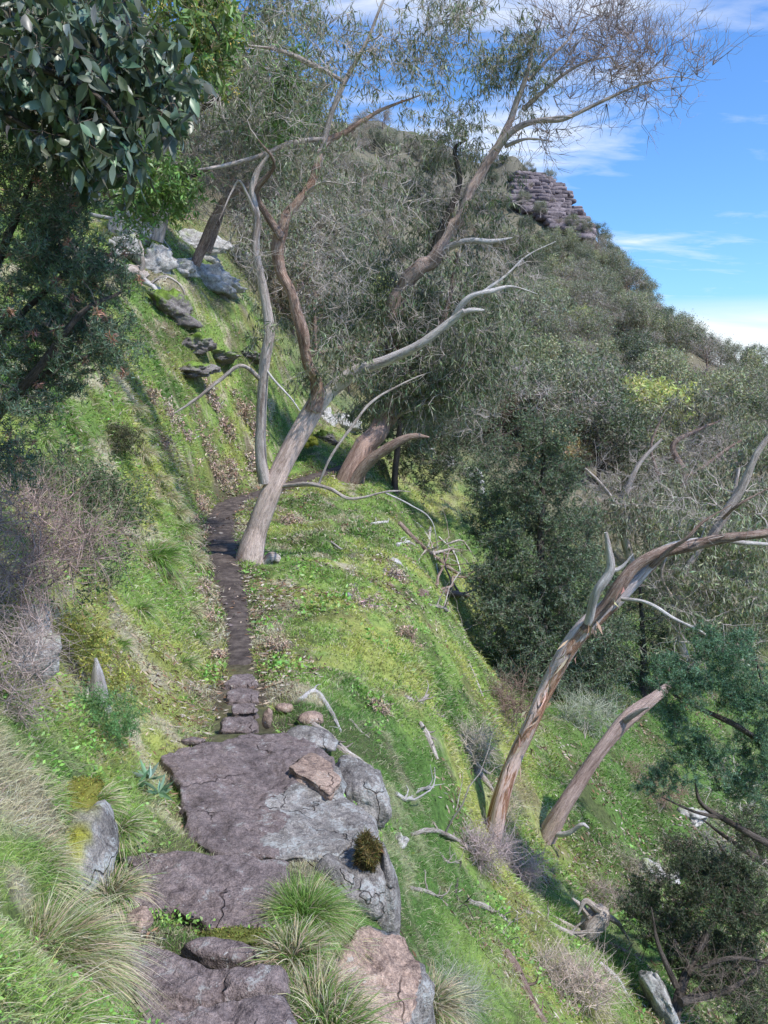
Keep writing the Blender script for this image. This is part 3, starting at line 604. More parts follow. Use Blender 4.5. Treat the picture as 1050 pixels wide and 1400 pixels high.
def field(n, r0, r1, h, wd, seg, name, label, a=31):
    g = Geo(); x, y, r = polar(n, r0, r1, -a, a+9); z = height_fast(x, y)
    q = np.stack([x, y, z*0], -1); dens = fbm(q*1.7, 3, 91)+.4*fbm(q*6, 2, 92); keep = ground_ok(x, y, .02) & (dens > -.55+rng.uniform(-.4, .2, n))
    x, y, z, r, q, dens = [v[keep] for v in (x, y, z, r, q, dens)]; N = len(x)
    col = ground_col(x, y, False)*(1+rng.normal(0, .28, (N, 1)))*(1+rng.normal(0, .08, (N, 3)))
    st = rng.random(N) < .22; col[st] = STRAW*rng.uniform(.5, 1.2, (st.sum(), 1))
    col = np.clip(col, .01, .8); nn = normal_at(x, y)
    D = nn*.6+np.array([0, 0, .5])+rng.normal(0, .42, (N, 3))
    H = h*(.5+rng.random(N)*.9)*(1+.6*np.clip(dens, -.5, 1))*np.clip((r/7)**.45, .7, 2.2)
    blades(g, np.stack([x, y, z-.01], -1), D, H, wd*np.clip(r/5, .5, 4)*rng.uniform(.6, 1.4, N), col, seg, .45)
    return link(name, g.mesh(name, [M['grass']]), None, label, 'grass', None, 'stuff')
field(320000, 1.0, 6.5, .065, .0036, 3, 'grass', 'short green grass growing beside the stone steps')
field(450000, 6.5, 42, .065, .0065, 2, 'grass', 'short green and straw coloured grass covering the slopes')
# rougher, longer tufts mixed through the turf
g = Geo(); x, y, r = polar(5200, 1.6, 30, -31, 38); q_ = np.stack([x, y, x*0], -1); kp = ground_ok(x, y, .05) & (fbm(q_*.8, 3, 131) > rng.uniform(-.6, .7, len(x))); x, y, r = x[kp], y[kp], r[kp]
nb = 26; N = len(x)*nb; sc_ = np.repeat(np.clip(r/7, .55, 2.2), nb); bx_ = np.repeat(x, nb)+rng.normal(0, .035, N)*sc_; by_ = np.repeat(y, nb)+rng.normal(0, .035, N)*sc_
dry = np.repeat(rng.random(len(x)) < .5, nb) ^ (rng.random(N) < .2); cc_ = np.where(dry[:, None], STRAW*.95, np.repeat(ground_col(x, y, False)*.8, nb, 0))*rng.uniform(.5, 1.2, (N, 1))
dir_ = np.repeat(rng.normal(0, .5, (len(x), 3)), nb, 0)+rng.normal(0, .5, (N, 3)); dir_[:, 2] = .8
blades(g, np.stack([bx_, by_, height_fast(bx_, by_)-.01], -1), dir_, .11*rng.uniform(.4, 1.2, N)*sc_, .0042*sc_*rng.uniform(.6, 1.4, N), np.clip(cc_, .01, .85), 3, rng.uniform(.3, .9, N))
link('long_grass', g.mesh('long_grass', [M['grass']]), None, 'longer dry and green grass mixed through the short turf', 'grass', None, 'stuff')
# leaf litter and bark flakes
g = Geo(); x, y, r = polar(95000, 2.2, 34, -31, 38); d, k = path_dist(x, y)
q = np.stack([x, y, x*0], -1); keep = (fbm(q*1.1, 3, 101)+.5*(np.abs(d-PW[k]-.12) < .22)+.5*sst(0, 3, x-1)*(y < 14) > rng.uniform(.0, .9, len(x))) & ~((d < PW[k]*.8) & (rng.random(len(x)) < .85))
keep &= ~((y < 5.3) & ~ground_ok(x, y)) & (rng.random(len(x)) < np.clip((r-1.5)/6, .1, 1))
x, y, r = x[keep], y[keep], r[keep]; N = len(x); z = height_fast(x, y)+.012+.03*rng.random(N)
nn = normal_at(x, y); D = np.cross(nn, rng.normal(size=(N, 3)))+rng.normal(0, .2, (N, 3))
lc = np.array([[.42, .33, .25], [.28, .17, .11], [.16, .10, .075], [.5, .44, .38]])[rng.integers(0, 4, N)]*rng.uniform(.6, 1.2, (N, 1))
leaves(g, np.stack([x, y, z], -1), D, rng.uniform(.03, .07, N)*np.clip(r/5, .8, 3)**.6, .014*np.clip(r/6, .7, 3), lc, .2)
link('leaf_litter', g.mesh('leaf_litter', [M['twig']]), None, 'fallen gum leaves and bark flakes scattered over grass and path edges', 'leaf litter', None, 'stuff')
# low round-leaved ground cover
g = Geo(); x, y, r = polar(90000, 1.1, 14); q = np.stack([x, y, x*0], -1)
keep = ground_ok(x, y, .04) & (fbm(q*2.0, 3, 111) > .25+rng.uniform(-.1, .6, len(x))) & ((x < 0) | (fbm(q, 2, 5) > .2)); x, y, r = x[keep], y[keep], r[keep]; N = len(x)
D = rng.normal(0, 1, (N, 3)); D[:, 2] = np.abs(D[:, 2])*.5
leaves(g, np.stack([x, y, height_fast(x, y)+rng.uniform(.01, .07, N)], -1), D, rng.uniform(.012, .028, N)*np.clip(r/3, .35, 3), .012*np.clip(r/3, .35, 3), vary((.24, .42, .10), N), .15)
link('ground_cover', g.mesh('ground_cover', [M['leaf']]), None, 'small leaved green herbs creeping between grass on the left bank', 'ground cover', None, 'stuff')
# loose stones trodden into the path
r_ = np.random.default_rng(5)
for k in range(26):
    i_ = int(r_.integers(150, 420)); p = PATHL[i_]+np.array([r_.uniform(-1, 1)*PW[i_]*1.1, 0, .015]); s_ = r_.uniform(.03, .075)
    D_, F_ = ICO[3]; V_ = D_*np.array([s_, s_*.8, s_*.5])*.5*(1+.3*fbm(D_*1.8+k*3, 3, k)[:, None])
    link('loose_stone', mk_mesh('loose_stone', V_, [F_], np.ones(3), smooth=True, mats=[M['rock_pink' if k % 3 == 0 else 'rock_path']]), None, 'small loose stone lying on the dark dirt path', 'stone', 'loose stones on the dirt path', loc=p)
# tussocks
def tussock(px, R_, H_, n, green, label, seed, lean=(0, 0), wd=.0035, pos=None, group=None, name='grass_tussock'):
    r = np.random.default_rng(seed); g = Geo()
    p = hit(px[0], px[1])[0][0] if pos is None else pos
    a = r.uniform(0, 2*pi, n); q = np.sqrt(r.random(n))
    B = np.stack([np.cos(a)*q*R_*.3, np.sin(a)*q*R_*.3, np.zeros(n)-.02], -1)
    o = np.stack([np.cos(a), np.sin(a), np.zeros(n)], -1)
    D = o*(.25+.95*q[:, None])+np.array([lean[0], lean[1], 1.0])+r.normal(0, .22, (n, 3))
    isg = r.random(n) < green*(1.25-.55*q)
    col = np.where(isg[:, None], np.array([.24, .40, .10]), np.array([.66, .59, .42]))*r.uniform(.55, 1.25, (n, 1))*(1+r.normal(0, .08, (n, 3)))
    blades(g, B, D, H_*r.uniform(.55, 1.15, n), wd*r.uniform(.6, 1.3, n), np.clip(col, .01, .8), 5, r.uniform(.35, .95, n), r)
    return link(name, g.mesh(name, [M['grass']]), None, label, 'grass tussock', group, loc=p)
tussock((418, 1248), .16, .23, 4200, .8, 'bright green grass tussock growing against the second stone step', 1, (.1, -.15), .0026, pos=at(415, 1250, 2.5))
tussock(0, .12, .15, 900, .15, 'dry straw tussock spilling onto the pinkish boulder', 2, (.5, -.3), pos=at(470, 1290, 2.45))
tussock(0, .26, .22, 4600, .35, 'large arching tussock left of the mossy grey boulder', 3, (.35, -.35), .0026, pos=at(-5, 1200, 1.9))
tussock(0, .26, .22, 6500, .3, 'largest grey green tussock drooping over the stone ledge at lower left', 4, (.55, -.45), .0022, pos=at(50, 1310, 1.55))
tussock(0, .3, .22, 2400, .45, 'grass tussock at the bottom left corner', 5, (.3, -.3), .0035, pos=at(-30, 1440, 1.15))
tussock(0, .15, .17, 1400, .7, 'green tussock on the bank behind the mossy grey boulder', 6, (.2, -.2), .004, pos=at(118, 1100, 2.75))
tussock(0, .2, .18, 1400, .85, 'dark green tussock at the left edge above the large arching one', 7, (.2, -.2), .004, pos=at(20, 1105, 2.3))
tussock(0, .14, .15, 1200, .6, 'tussock between the mossy boulder and the blue green rosette plant', 8, (.1, -.2), .0035, pos=at(160, 1130, 2.7))
tussock(0, .2, .2, 900, .25, 'dry tussock at the right corner of the nearest step', 9, (.2, -.2), pos=at(432, 1372, 1.85))
tussock(0, .2, .22, 900, .55, 'grey green tussock at the bottom edge left of the pinkish boulder', 10, (.2, -.3), pos=at(450, 1410, 1.75))
tussock(0, .2, .22, 900, .2, 'fan shaped dry tussock against the right side of the pinkish boulder', 11, (.1, -.3), pos=at(585, 1372, 2.55))
tussock(0, .18, .17, 800, .4, 'low tuft between the ledge and the second stone step', 12, (.1, -.1), pos=at(400, 1300, 2.1))
tussock(0, .2, .14, 700, .2, 'low straw tuft on the left edge of the second step', 13, (.2, -.2), pos=at(150, 1215, 2.2))
tl = [(250, 735), (262, 765), (268, 800), (240, 700), (258, 835), (222, 745), (205, 690), (215, 655), (195, 620), (185, 590), (232, 790), (265, 870), (180, 560), (228, 680), (170, 700), (190, 830), (130, 760), (160, 880), (110, 620), (90, 580), (212, 770), (246, 722), (120, 700), (60, 600), (250, 905)]
for k, (a_, b_) in enumerate(tl):
    lf = 'straw coloured tussock drooping over the bank left of the dirt path' if k in (0, 1, 2, 3, 4, 5, 7, 8, 9, 10, 12, 13) else 'green tussock on the left hillside above the dirt path'
    kq = min(1., hit(a_, b_)[0][0][1]/11); tussock((a_, b_), .32*kq, .30*kq, 480, .15 if 'straw' in lf else .75, lf, 40+k, (.5, -.2), .009*kq, group='tussocks of the straw coloured bank' if 'straw' in lf else 'green tussocks of the left hillside')
tussock((208, 762), .5, .5, 900, 1.0, 'bright green tall tussock on the bank left of the path', 90, (.4, -.2), .010)
# ---------------------------------------------------------------- trees
def curve_between(a, b, n, bow, r, up=0.):
    t = np.linspace(0, 1, n)[:, None]; L = np.linalg.norm(b-a); s = r.normal(size=3); s -= s@(b-a)/max(L, 1e-6)**2*(b-a); s = s/max(np.linalg.norm(s), 1e-6)
    p = a*(1-t)+b*t+s*L*bow*np.sin(t*pi)*r.uniform(-1, 1)+np.array([0, 0, 1])*L*up*np.sin(t*pi)
    p[1:-1] += r.normal(size=(n-2, 3))*L*.022; return p
class Tree:
    def __init__(s, name, label, cat, base, seed=0, group=None, twigcol=(.50, .44, .41)):
        s.o = thing(name, label, cat, tuple(base), group); s.base = np.array(base, float); s.r = np.random.default_rng(seed)
        s.N = np.zeros((0, 3)); s.R = np.zeros(0); s.G = Geo(); s.Lf = Geo(); s.tc = np.array(twigcol); s.seed = seed
    def limb(s, pts, rad, part='limb', m='bark', sides=12, rough=.16, n=None, nodes=True, wig=.0, col=(1, 1, 1), child=None):
        pts = np.asarray(pts, float); n = n or max(8, len(pts)*7)
        p = smooth_line(pts, n); rr = np.interp(np.linspace(0, 1, n), np.linspace(0, 1, len(rad)), rad)
        if wig: p = p+wig*np.stack([fbm(p*1.3+k*9, 3, s.seed+k) for k in range(3)], -1)*np.sin(np.linspace(0, pi, n))[:, None]
        g = Geo(); tube(g, p, rr, sides, col, rough, s.seed+len(s.N))
        o = link(part, g.mesh(part, [M[m]], True, s.base), s.o if child is None else child)
        if nodes: s.N = np.vstack([s.N, p[n//5:]]); s.R = np.r_[s.R, rr[n//5:]]
        return o
    def reach(s, blobs, bow=.16, up=.05, rmin=.004, k=.011, maxr=.05, frac=.8):
        """branches grown out from the nearest wood to points spread through each crown mass"""
        ends = []
        for c, ra, n in blobs:
            q = s.r.normal(size=(n, 3)); q = nrm(q)*(s.r.random((n, 1))**.45); pt = np.array(c)+q*np.array(ra)
            d = np.array([np.min(((s.N-p)**2).sum(1)) for p in pt]); 
            for p in pt[np.argsort(d)]:
                i = ((s.N-p)**2).sum(1).argmin(); a = s.N[i]; L = np.linalg.norm(p-a); m = 7
                q = curve_between(a, p, m, bow, s.r, up); r0 = min(rmin+k*L, s.R[i]*frac, maxr)
                rr = np.linspace(r0, rmin*.6, m); tube(s.G, q, rr, 5 if r0 > .012 else 4, s.tc*s.r.uniform(.7, 1.3), cap=False)
                s.N = np.vstack([s.N, q[2:]]); s.R = np.r_[s.R, rr[2:]]; ends.append((p, nrm(p-a)))
        return np.array([e[0] for e in ends]), np.array([e[1] for e in ends])
    def sprays(s, E, D, n, L, r, spread=.9, droop=0., up=0., wig=.2, col=None):
        k = len(E); A = np.repeat(E, n, 0); d = np.repeat(D, n, 0)+s.r.normal(0, spread, (k*n, 3))+np.array([0, 0, up])
        c = (s.tc if col is None else np.array(col))*s.r.uniform(.6, 1.4, (k*n, 1))
        return batch_twigs(s.G, A, d, L*s.r.uniform(.5, 1.3, k*n), r, c, 5, droop, wig, s.r)
    def hang(s, T, n, L, W, col, down=1., spread=.55, kind='lance', v=.28):
        """leaves placed along twigs T (N,5,3)"""
        k = len(T); t = s.r.uniform(.25, 1, (k, n, 1))*(T.shape[1]-1); i = np.minimum(t.astype(int), T.shape[1]-2); f = t-i
        a = np.take_along_axis(T, np.repeat(i, 3, 2), 1); b = np.take_along_axis(T, np.repeat(i+1, 3, 2), 1)
        p = (a*(1-f)+b*f).reshape(-1, 3); N = len(p); d = s.r.normal(0, spread, (N, 3))+np.array([0, 0, -down])
        c = vary(col, N, v, .10, s.r)
        if kind == 'lance': leaves(s.Lf, p, d, L*s.r.uniform(.6, 1.25, N), W*s.r.uniform(.7, 1.3, N), c, .25, s.r)
        else: broad_leaves(s.Lf, p, d, L*s.r.uniform(.6, 1.2, N), W*s.r.uniform(.75, 1.2, N), c, s.r)
        return p
    def done(s, leaf='leaf', part='foliage', twigpart='branches', tm='twig'):
        if s.G.n: link(twigpart, s.G.mesh(twigpart, [M[tm]], False, s.base), s.o)
        if s.Lf.n: link(part, s.Lf.mesh(part, [M[leaf]], False, s.base), s.o)
        return s.o
def blob(px, py, Y, rx, ry, rd, n):
    """crown mass: centre seen at (px,py), half sizes given in photo pixels at that distance, depth in metres"""
    k = Y*1.02/FOC; return (at(px, py, Y), (rx*k, rd, ry*k), n)
GUM = (.22, .25, .155); GUMD = (.14, .18, .11)
def colr(n, f): return np.array([f(i/(n-1)) for i in range(n)])
# --- the leaning gum beside the path
t = Tree('leaning_gum_tree', 'big leaning gum with pale fibrous trunk growing at the edge of the dirt path', 'tree', at(341, 768, 12.1), 1)
TR = [(341, 772, 12.1), (352, 725, 12.1), (372, 670, 12.1), (395, 620, 12.2), (420, 575, 12.3), (438, 545, 12.4)]
t.limb(P(*TR), [.255, .18, .165, .155, .15, .15], 'trunk', 'bark', 26, .12, 46, col=(1.22, 1.10, 1.05))
t.limb(P((432, 556, 12.35), (455, 530, 12.4), (490, 506, 12.3), (530, 492, 12.2), (575, 470, 12.0), (615, 440, 11.9), (635, 425, 11.8)), [.135, .12, .10, .085, .07, .06, .05], 'limb', 'bark_white', 16, .12, 44, col=(1, .96, .94))
t.limb(P((615, 440, 11.9), (640, 425, 11.8), (662, 424, 11.8)), [.06, .05, .015], 'broken_branch', 'bark_white', 9, .2)
t.limb(P((618, 438, 11.9), (640, 408, 11.8), (672, 398, 11.8), (700, 392, 11.9), (735, 402, 12)), [.055, .045, .035, .02, .006], 'branch', 'bark_white', 9, .15)
t.limb(P((655, 402, 11.8), (690, 378, 11.9), (720, 350, 12), (760, 330, 12.2)), [.025, .018, .012, .004], 'branch', 'bark_white', 7)
t.limb(P((430, 562, 12.3), (436, 535, 12.3), (431, 512, 12.2), (418, 490, 12.1), (414, 455, 12), (405, 410, 12), (386, 370, 12), (380, 330, 12.0), (392, 295, 12.1), (412, 268, 12.2), (430, 235, 12.3), (442, 200, 12.4), (470, 178, 12.5), (520, 150, 12.6), (575, 130, 12.7)),
       [.14, .12, .085, .08, .085, .078, .085, .09, .075, .08, .065, .055, .04, .025, .008], 'limb', 'bark_red', 14, .25, 84, wig=.10, col=(1.25, 1.2, 1.15))
t.limb(P((384, 325, 12), (362, 290, 11.9), (350, 262, 11.8), (375, 225, 11.6), (352, 190, 11.4)), [.06, .05, .04, .03, .01], 'limb', 'bark_red', 9, .2)
t.limb(P((440, 205, 12.4), (452, 160, 12.4), (472, 110, 12.4), (500, 60, 12.4), (520, 10, 12.4), (540, -40, 12.4)), [.05, .04, .035, .028, .02, .01], 'limb', 'bark', 9, .18)
t.limb(P((445, 190, 12.4), (400, 195, 12.2), (350, 215, 12), (300, 228, 11.8), (270, 232, 11.6)), [.035, .04, .035, .028, .012], 'limb', 'bark', 9, .15)
t.limb(P((471, 112, 12.4), (430, 90, 12.1), (385, 70, 11.9), (340, 62, 11.7)), [.03, .04, .03, .01], 'limb', 'bark', 8, .15)
t.limb(P((412, 270, 12.2), (440, 250, 12), (470, 252, 11.9)), [.03, .02, .005], 'branch', 'bark', 6)
sm = P((362, 660, 12.05), (357, 620, 12.0), (358, 560, 11.95), (362, 500, 11.9), (368, 455, 11.9), (362, 405, 11.85), (350, 345, 11.8), (352, 300, 11.8), (345, 262, 11.8), (352, 235, 11.8), (372, 205, 11.8))
t.limb(sm, [.10, .085, .08, .08, .085, .07, .065, .055, .05, .04, .015], 'second_stem', 'bark', 14, .16, 70)
t.limb(P((358, 520, 11.9), (330, 500, 11.7), (300, 520, 11.6), (265, 548, 11.4), (238, 565, 11.3)), [.04, .032, .026, .022, .012], 'dead_branch', 'dead', 8, .2)
t.limb(P((352, 300, 11.8), (330, 250, 11.6), (318, 260, 11.6), (300, 300, 11.5)), [.03, .02, .015, .006], 'branch', 'bark', 6)
t.limb(P((360, 500, 11.9), (375, 520, 11.8), (398, 545, 11.7), (410, 562, 11.7)), [.02, .018, .015, .008], 'dead_branch', 'bark_white', 6)
t.limb(P((385, 665, 12.1), (420, 662, 11.6), (450, 668, 11.3), (480, 682, 11.2), (530, 672, 11.2), (562, 672, 11.3)), [.035, .036, .028, .022, .014, .004], 'dead_branch', 'dead', 8, .2)
t.limb(P((435, 664, 11.5), (452, 625, 11.5), (480, 585, 11.6), (510, 548, 11.8), (560, 520, 12), (590, 508, 12.1)), [.02, .02, .022, .02, .012, .004], 'dead_branch', 'dead', 7, .2)
t.limb(P((525, 673, 11.2), (560, 690, 11.2), (590, 712, 11.1), (600, 760, 11.1)), [.014, .012, .008, .003], 'dead_branch', 'bark_white', 6)
E, D = t.reach([blob(430, 60, 12.4, 110, 70, 1.1, 50), blob(530, 70, 12.6, 90, 60, 1.0, 44), blob(610, 20, 12.7, 50, 34, .8, 36), blob(400, 210, 12, 60, 60, .8, 26), blob(500, 240, 12.2, 70, 60, .8, 20),
                blob(340, 120, 11.9, 70, 60, .8, 30)], bow=.34, k=.016)
T = t.sprays(E, D, 8, .5, .0048, .8, .05, .25)
t.hang(T[::2], 7, .13, .018, GUM)
E, D = t.reach([blob(700, 380, 12, 50, 30, .5, 16), blob(440, 330, 12, 50, 60, .6, 16), blob(330, 330, 11.8, 40, 70, .6, 14), blob(480, 410, 12.1, 60, 50, .7, 14)], bow=.25)
t.sprays(E, D, 9, .4, .004, .8, 0, .1)
E, D = t.reach([blob(360, 450, 12, 30, 40, .4, 6), blob(470, 490, 12.2, 40, 45, .5, 12), blob(430, 520, 12.2, 25, 25, .3, 6)])
T = t.sprays(E, D, 7, .4, .004, .8, .12); t.hang(T, 9, .13, .02, GUM)
t.done()
# --- the great reddish gum further along the path
t = Tree('leaning_gum_tree', 'massive reddish gum leaning right beyond the path end, with spreading dead crown against the sky', 'tree', at(478, 662, 22.5), 2)
t.limb(P((474, 668, 22.4), (484, 640, 22.4), (500, 612, 22.6), (525, 585, 23), (545, 540, 23.4), (540, 490, 23.6), (538, 440, 23.6), (556, 385, 23.4), (595, 350, 23.2), (625, 300, 23.1), (655, 238, 23), (680, 200, 23), (700, 160, 23)),
       [.44, .34, .31, .29, .27, .26, .26, .23, .20, .165, .14, .12, .085], 'trunk', 'bark', 22, .14, 90, wig=.18, col=colr(90, lambda s: (.72+.25*s, .56+.32*s, .50+.36*s)))
t.limb(P((478, 668, 22.2), (500, 635, 22), (530, 612, 21.8), (560, 597, 21.7), (587, 598, 21.6)), [.22, .2, .18, .15, .12, .09, .02], 'broken_limb', 'bark_red', 14, .25)
t.limb(P((698, 165, 23), (712, 125, 23), (722, 95, 23), (730, 60, 23), (745, 15, 23)), [.09, .075, .06, .035, .015], 'limb', 'bark', 10, .15)
t.limb(P((672, 212, 23), (700, 180, 22.8), (735, 165, 22.6), (770, 163, 22.5), (820, 140, 22.4), (870, 118, 22.3), (920, 105, 22.3), (965, 112, 22.3)), [.12, .095, .07, .06, .045, .03, .015, .005], 'limb', 'bark', 10, .16, 60)
t.limb(P((735, 165, 22.6), (765, 160, 22.5), (782, 160, 22.4)), [.06, .04, .02], 'limb', 'bark', 7)
t.limb(P((690, 200, 22.9), (720, 190, 22.7), (756, 193, 22.6)), [.06, .04, .012], 'limb', 'bark', 7)
t.limb(P((715, 150, 23), (760, 110, 23), (800, 85, 23), (850, 75, 23)), [.07, .05, .035, .012], 'limb', 'bark', 8)
t.limb(P((722, 110, 23), (750, 80, 23.1), (780, 50, 23.2), (800, 0, 23.2)), [.05, .04, .03, .012], 'limb', 'bark', 8)
t.limb(P((600, 345, 23.2), (635, 330, 22.8), (672, 330, 22.6), (700, 325, 22.6)), [.12, .09, .07, .02], 'limb', 'bark_white', 9, .2)
t.limb(P((590, 352, 23.2), (610, 300, 23), (628, 250, 23), (622, 205, 23), (640, 190, 23)), [.13, .1, .08, .06, .02], 'limb', 'bark_dark', 9, .2)
t.limb(P((545, 520, 23.4), (575, 480, 23), (605, 440, 23), (620, 380, 23), (625, 345, 23)), [.12, .1, .08, .07, .05], 'limb', 'bark_red', 9, .2)
t.limb(P((540, 480, 23.6), (500, 470, 23.2), (450, 480, 23), (410, 492, 23)), [.1, .09, .07, .03], 'limb', 'bark_red', 9, .2)
t.limb(P((540, 570, 23), (560, 560, 22.6), (600, 548, 22.4), (640, 560, 22.3), (665, 572, 22.3)), [.06, .05, .045, .04, .02], 'dead_branch', 'dead', 7, .2)
E, D = t.reach([blob(900, 100, 22.3, 70, 34, .9, 34), blob(820, 100, 22.6, 70, 40, .9, 26), blob(840, 55, 23, 80, 45, .9, 30), blob(780, 40, 23.1, 60, 50, .9, 24), blob(740, 180, 22.7, 40, 16, .5, 8)], bow=.22, up=-.08, k=.016)
T = t.sprays(E, D, 6, 1.1, .011, .4, 0, .3, .3, col=(.34, .28, .27))
t.sprays(T[:, 3], nrm(T[:, -1]-T[:, 0]), 2, .55, .007, .45, 0, .25, .3, col=(.34, .28, .27))
E, D = t.reach([blob(700, 78, 23, 42, 44, 1.0, 34), blob(735, 120, 23, 26, 36, .7, 8), blob(605, 165, 23.3, 50, 36, 1.2, 26), blob(645, 200, 23.2, 45, 26, 1., 18), blob(660, 110, 23, 26, 36, .9, 8)], bow=.25)
T = t.sprays(E, D, 7, .7, .007, .7, .2, .1); t.hang(T, 8, .22, .028, GUM)
E, D = t.reach([blob(560, 250, 23.6, 50, 40, 1.0, 14), blob(600, 310, 24, 60, 50, 1.2, 20), blob(520, 380, 24, 70, 80, 1.5, 40), blob(640, 400, 23.4, 60, 60, 1.3, 28), blob(470, 440, 24, 60, 60, 1.2, 26), blob(650, 470, 22.8, 70, 60, 1.2, 56),
                blob(600, 520, 22.6, 80, 50, 1.2, 56), blob(540, 540, 23.2, 60, 50, 1., 36), blob(560, 450, 23.5, 70, 60, 1.2, 50), blob(650, 270, 23.4, 50, 40, 1.2, 12), blob(690, 340, 23, 34, 30, .9, 8)], bow=.25)
T = t.sprays(E, D, 8, .8, .008, .8, .25, .0); t.hang(T, 10, .24, .032, (.19, .23, .14))
E, D = t.reach([blob(610, 300, 22.6, 110, 90, .8, 60), blob(600, 460, 22.4, 90, 60, .7, 36), blob(640, 570, 22.2, 50, 30, .5, 16), blob(480, 330, 23, 60, 80, 1, 26)], bow=.35)
t.sprays(E, D, 6, .7, .009, .8, 0, .1, .3, col=(.50, .44, .41))
t.done()
# --- stripped-bark gum leaning right across the gully
t = Tree('stripped_bark_gum_tree', 'leaning gum with peeling orange and white bark, growing on the lower right slope', 'tree', hit(672, 1148)[0][0], 3)
yb = hit(672, 1148)[0][0][1]; ybk = yb
def colr(n, f): return np.array([f(i/(n-1)) for i in range(n)])
n = 100; tc_ = colr(n, lambda s: (1.25-.1*s, 1.0+.15*s, .9+.32*s))
t.limb(P((672, 1150, yb), (685, 1090, yb), (704, 1035, yb+.1), (728, 985, yb+.1), (748, 940, yb+.2), (772, 895, yb+.2), (800, 858, yb+.2), (838, 822, yb+.2), (872, 790, yb+.2), (905, 760, yb+.2)), [.12, .09, .082, .08, .085, .092, .10, .08, .06, .04], 'trunk', 'bark_strip', 22, .16, n, col=tc_)
t.limb(P((798, 862, yb+.12), (825, 830, yb+.1), (848, 800, yb+.08), (868, 775, yb+.1), (900, 757, yb+.1), (950, 745, yb+.1), (1000, 735, yb), (1060, 726, yb), (1120, 700, yb)), [.05, .055, .06, .055, .055, .055, .05, .045, .03], 'limb', 'bark_red', 12, .22, 60)
t.limb(P((865, 790, yb+.2), (900, 755, yb+.3), (935, 742, yb+.3), (975, 738, yb+.3), (1015, 742, yb+.3), (1060, 745, yb+.3)), [.05, .045, .035, .03, .025, .015], 'limb', 'bark_white', 9, .15)
t.limb(P((970, 738, yb+.2), (990, 705, yb+.2), (1015, 665, yb+.2), (1035, 620, yb+.2), (1060, 585, yb+.2)), [.045, .05, .045, .035, .02], 'limb', 'bark', 9, .15)
t.limb(P((985, 712, yb+.2), (1010, 690, yb), (1050, 668, yb)), [.02, .015, .006], 'branch', 'bark_red', 6)
t.limb(P((804, 852, yb+.1), (815, 810, yb), (834, 780, yb), (832, 750, yb), (828, 728, yb)), [.05, .045, .045, .035, .022], 'dead_spur', 'bark_white', 9, .2)
t.limb(P((834, 782, yb), (850, 775, yb), (866, 757, yb)), [.025, .018, .006], 'dead_spur', 'bark_white', 6)
t.limb(P((850, 819, yb+.1), (885, 824, yb-.1), (920, 845, yb-.2), (960, 865, yb-.3), (974, 880, yb-.3)), [.022, .02, .018, .014, .006], 'branch', 'bark_white', 7)
t.limb(P((890, 775, yb+.1), (915, 752, yb), (940, 735, yb-.1), (960, 715, yb-.1), (1000, 690, yb-.1)), [.03, .025, .02, .014, .006], 'branch', 'bark_red', 6)
E, D = t.reach([blob(990, 700, yb+.2, 50, 40, .5, 12), blob(950, 690, yb+.3, 40, 40, .4, 8)], bow=.3); t.sprays(E, D, 5, .35, .004, .7, 0, .1)
t.done()
_g = Geo(); _k = np.array([[678, 1120], [690, 1075], [702, 1040], [716, 1010], [730, 985], [745, 948], [760, 920], [782, 885], [815, 845], [845, 815]], float); _p = at(np.repeat(_k[:, 0], 5)+rng.uniform(-11, 11, 50), np.repeat(_k[:, 1], 5)+rng.uniform(-16, 16, 50), yb-.02)
leaves(_g, _p, rng.normal(0, .35, (50, 3))+[-.25, -.2, -1], rng.uniform(.08, .26, 50), rng.uniform(.012, .035, 50), vary((.50, .34, .25), 50, .35), .5); link('loose_bark', _g.mesh('loose_bark', [M['twig']], False, t.base), t.o)
yb2 = hit(745, 1143)[0][0][1]
t = Tree('gum_tree', 'smaller leaning gum with scaly brown bark and split top, right of the stripped trunk', 'tree', hit(745, 1143)[0][0], 4)
t.limb(P((745, 1146, yb2), (770, 1100, yb2), (798, 1058, yb2+.1), (830, 1015, yb2+.2), (862, 978, yb2+.3), (905, 945, yb2+.4), (960, 900, yb2+.6)), [.14, .10, .095, .09, .095, .065, .03], 'trunk', 'bark', 18, .2, 60, col=(.95, .82, .8))
t.limb(P((855, 985, yb2+.2), (872, 973, yb2+.1), (888, 967, yb2)), [.045, .03, .008], 'splintered_bark', 'bark', 7, .3)
t.limb(P((752, 1140, yb2), (775, 1140, yb2-.2), (795, 1128, yb2-.3), (805, 1132, yb2-.4)), [.04, .035, .03, .012], 'root', 'bark_white', 8, .3)
E, D = t.reach([blob(960, 880, yb2+1, 60, 50, .8, 20)]); T = t.sprays(E, D, 6, .5, .005, .8, .15); t.hang(T, 8, .14, .022, GUM)
t.done()
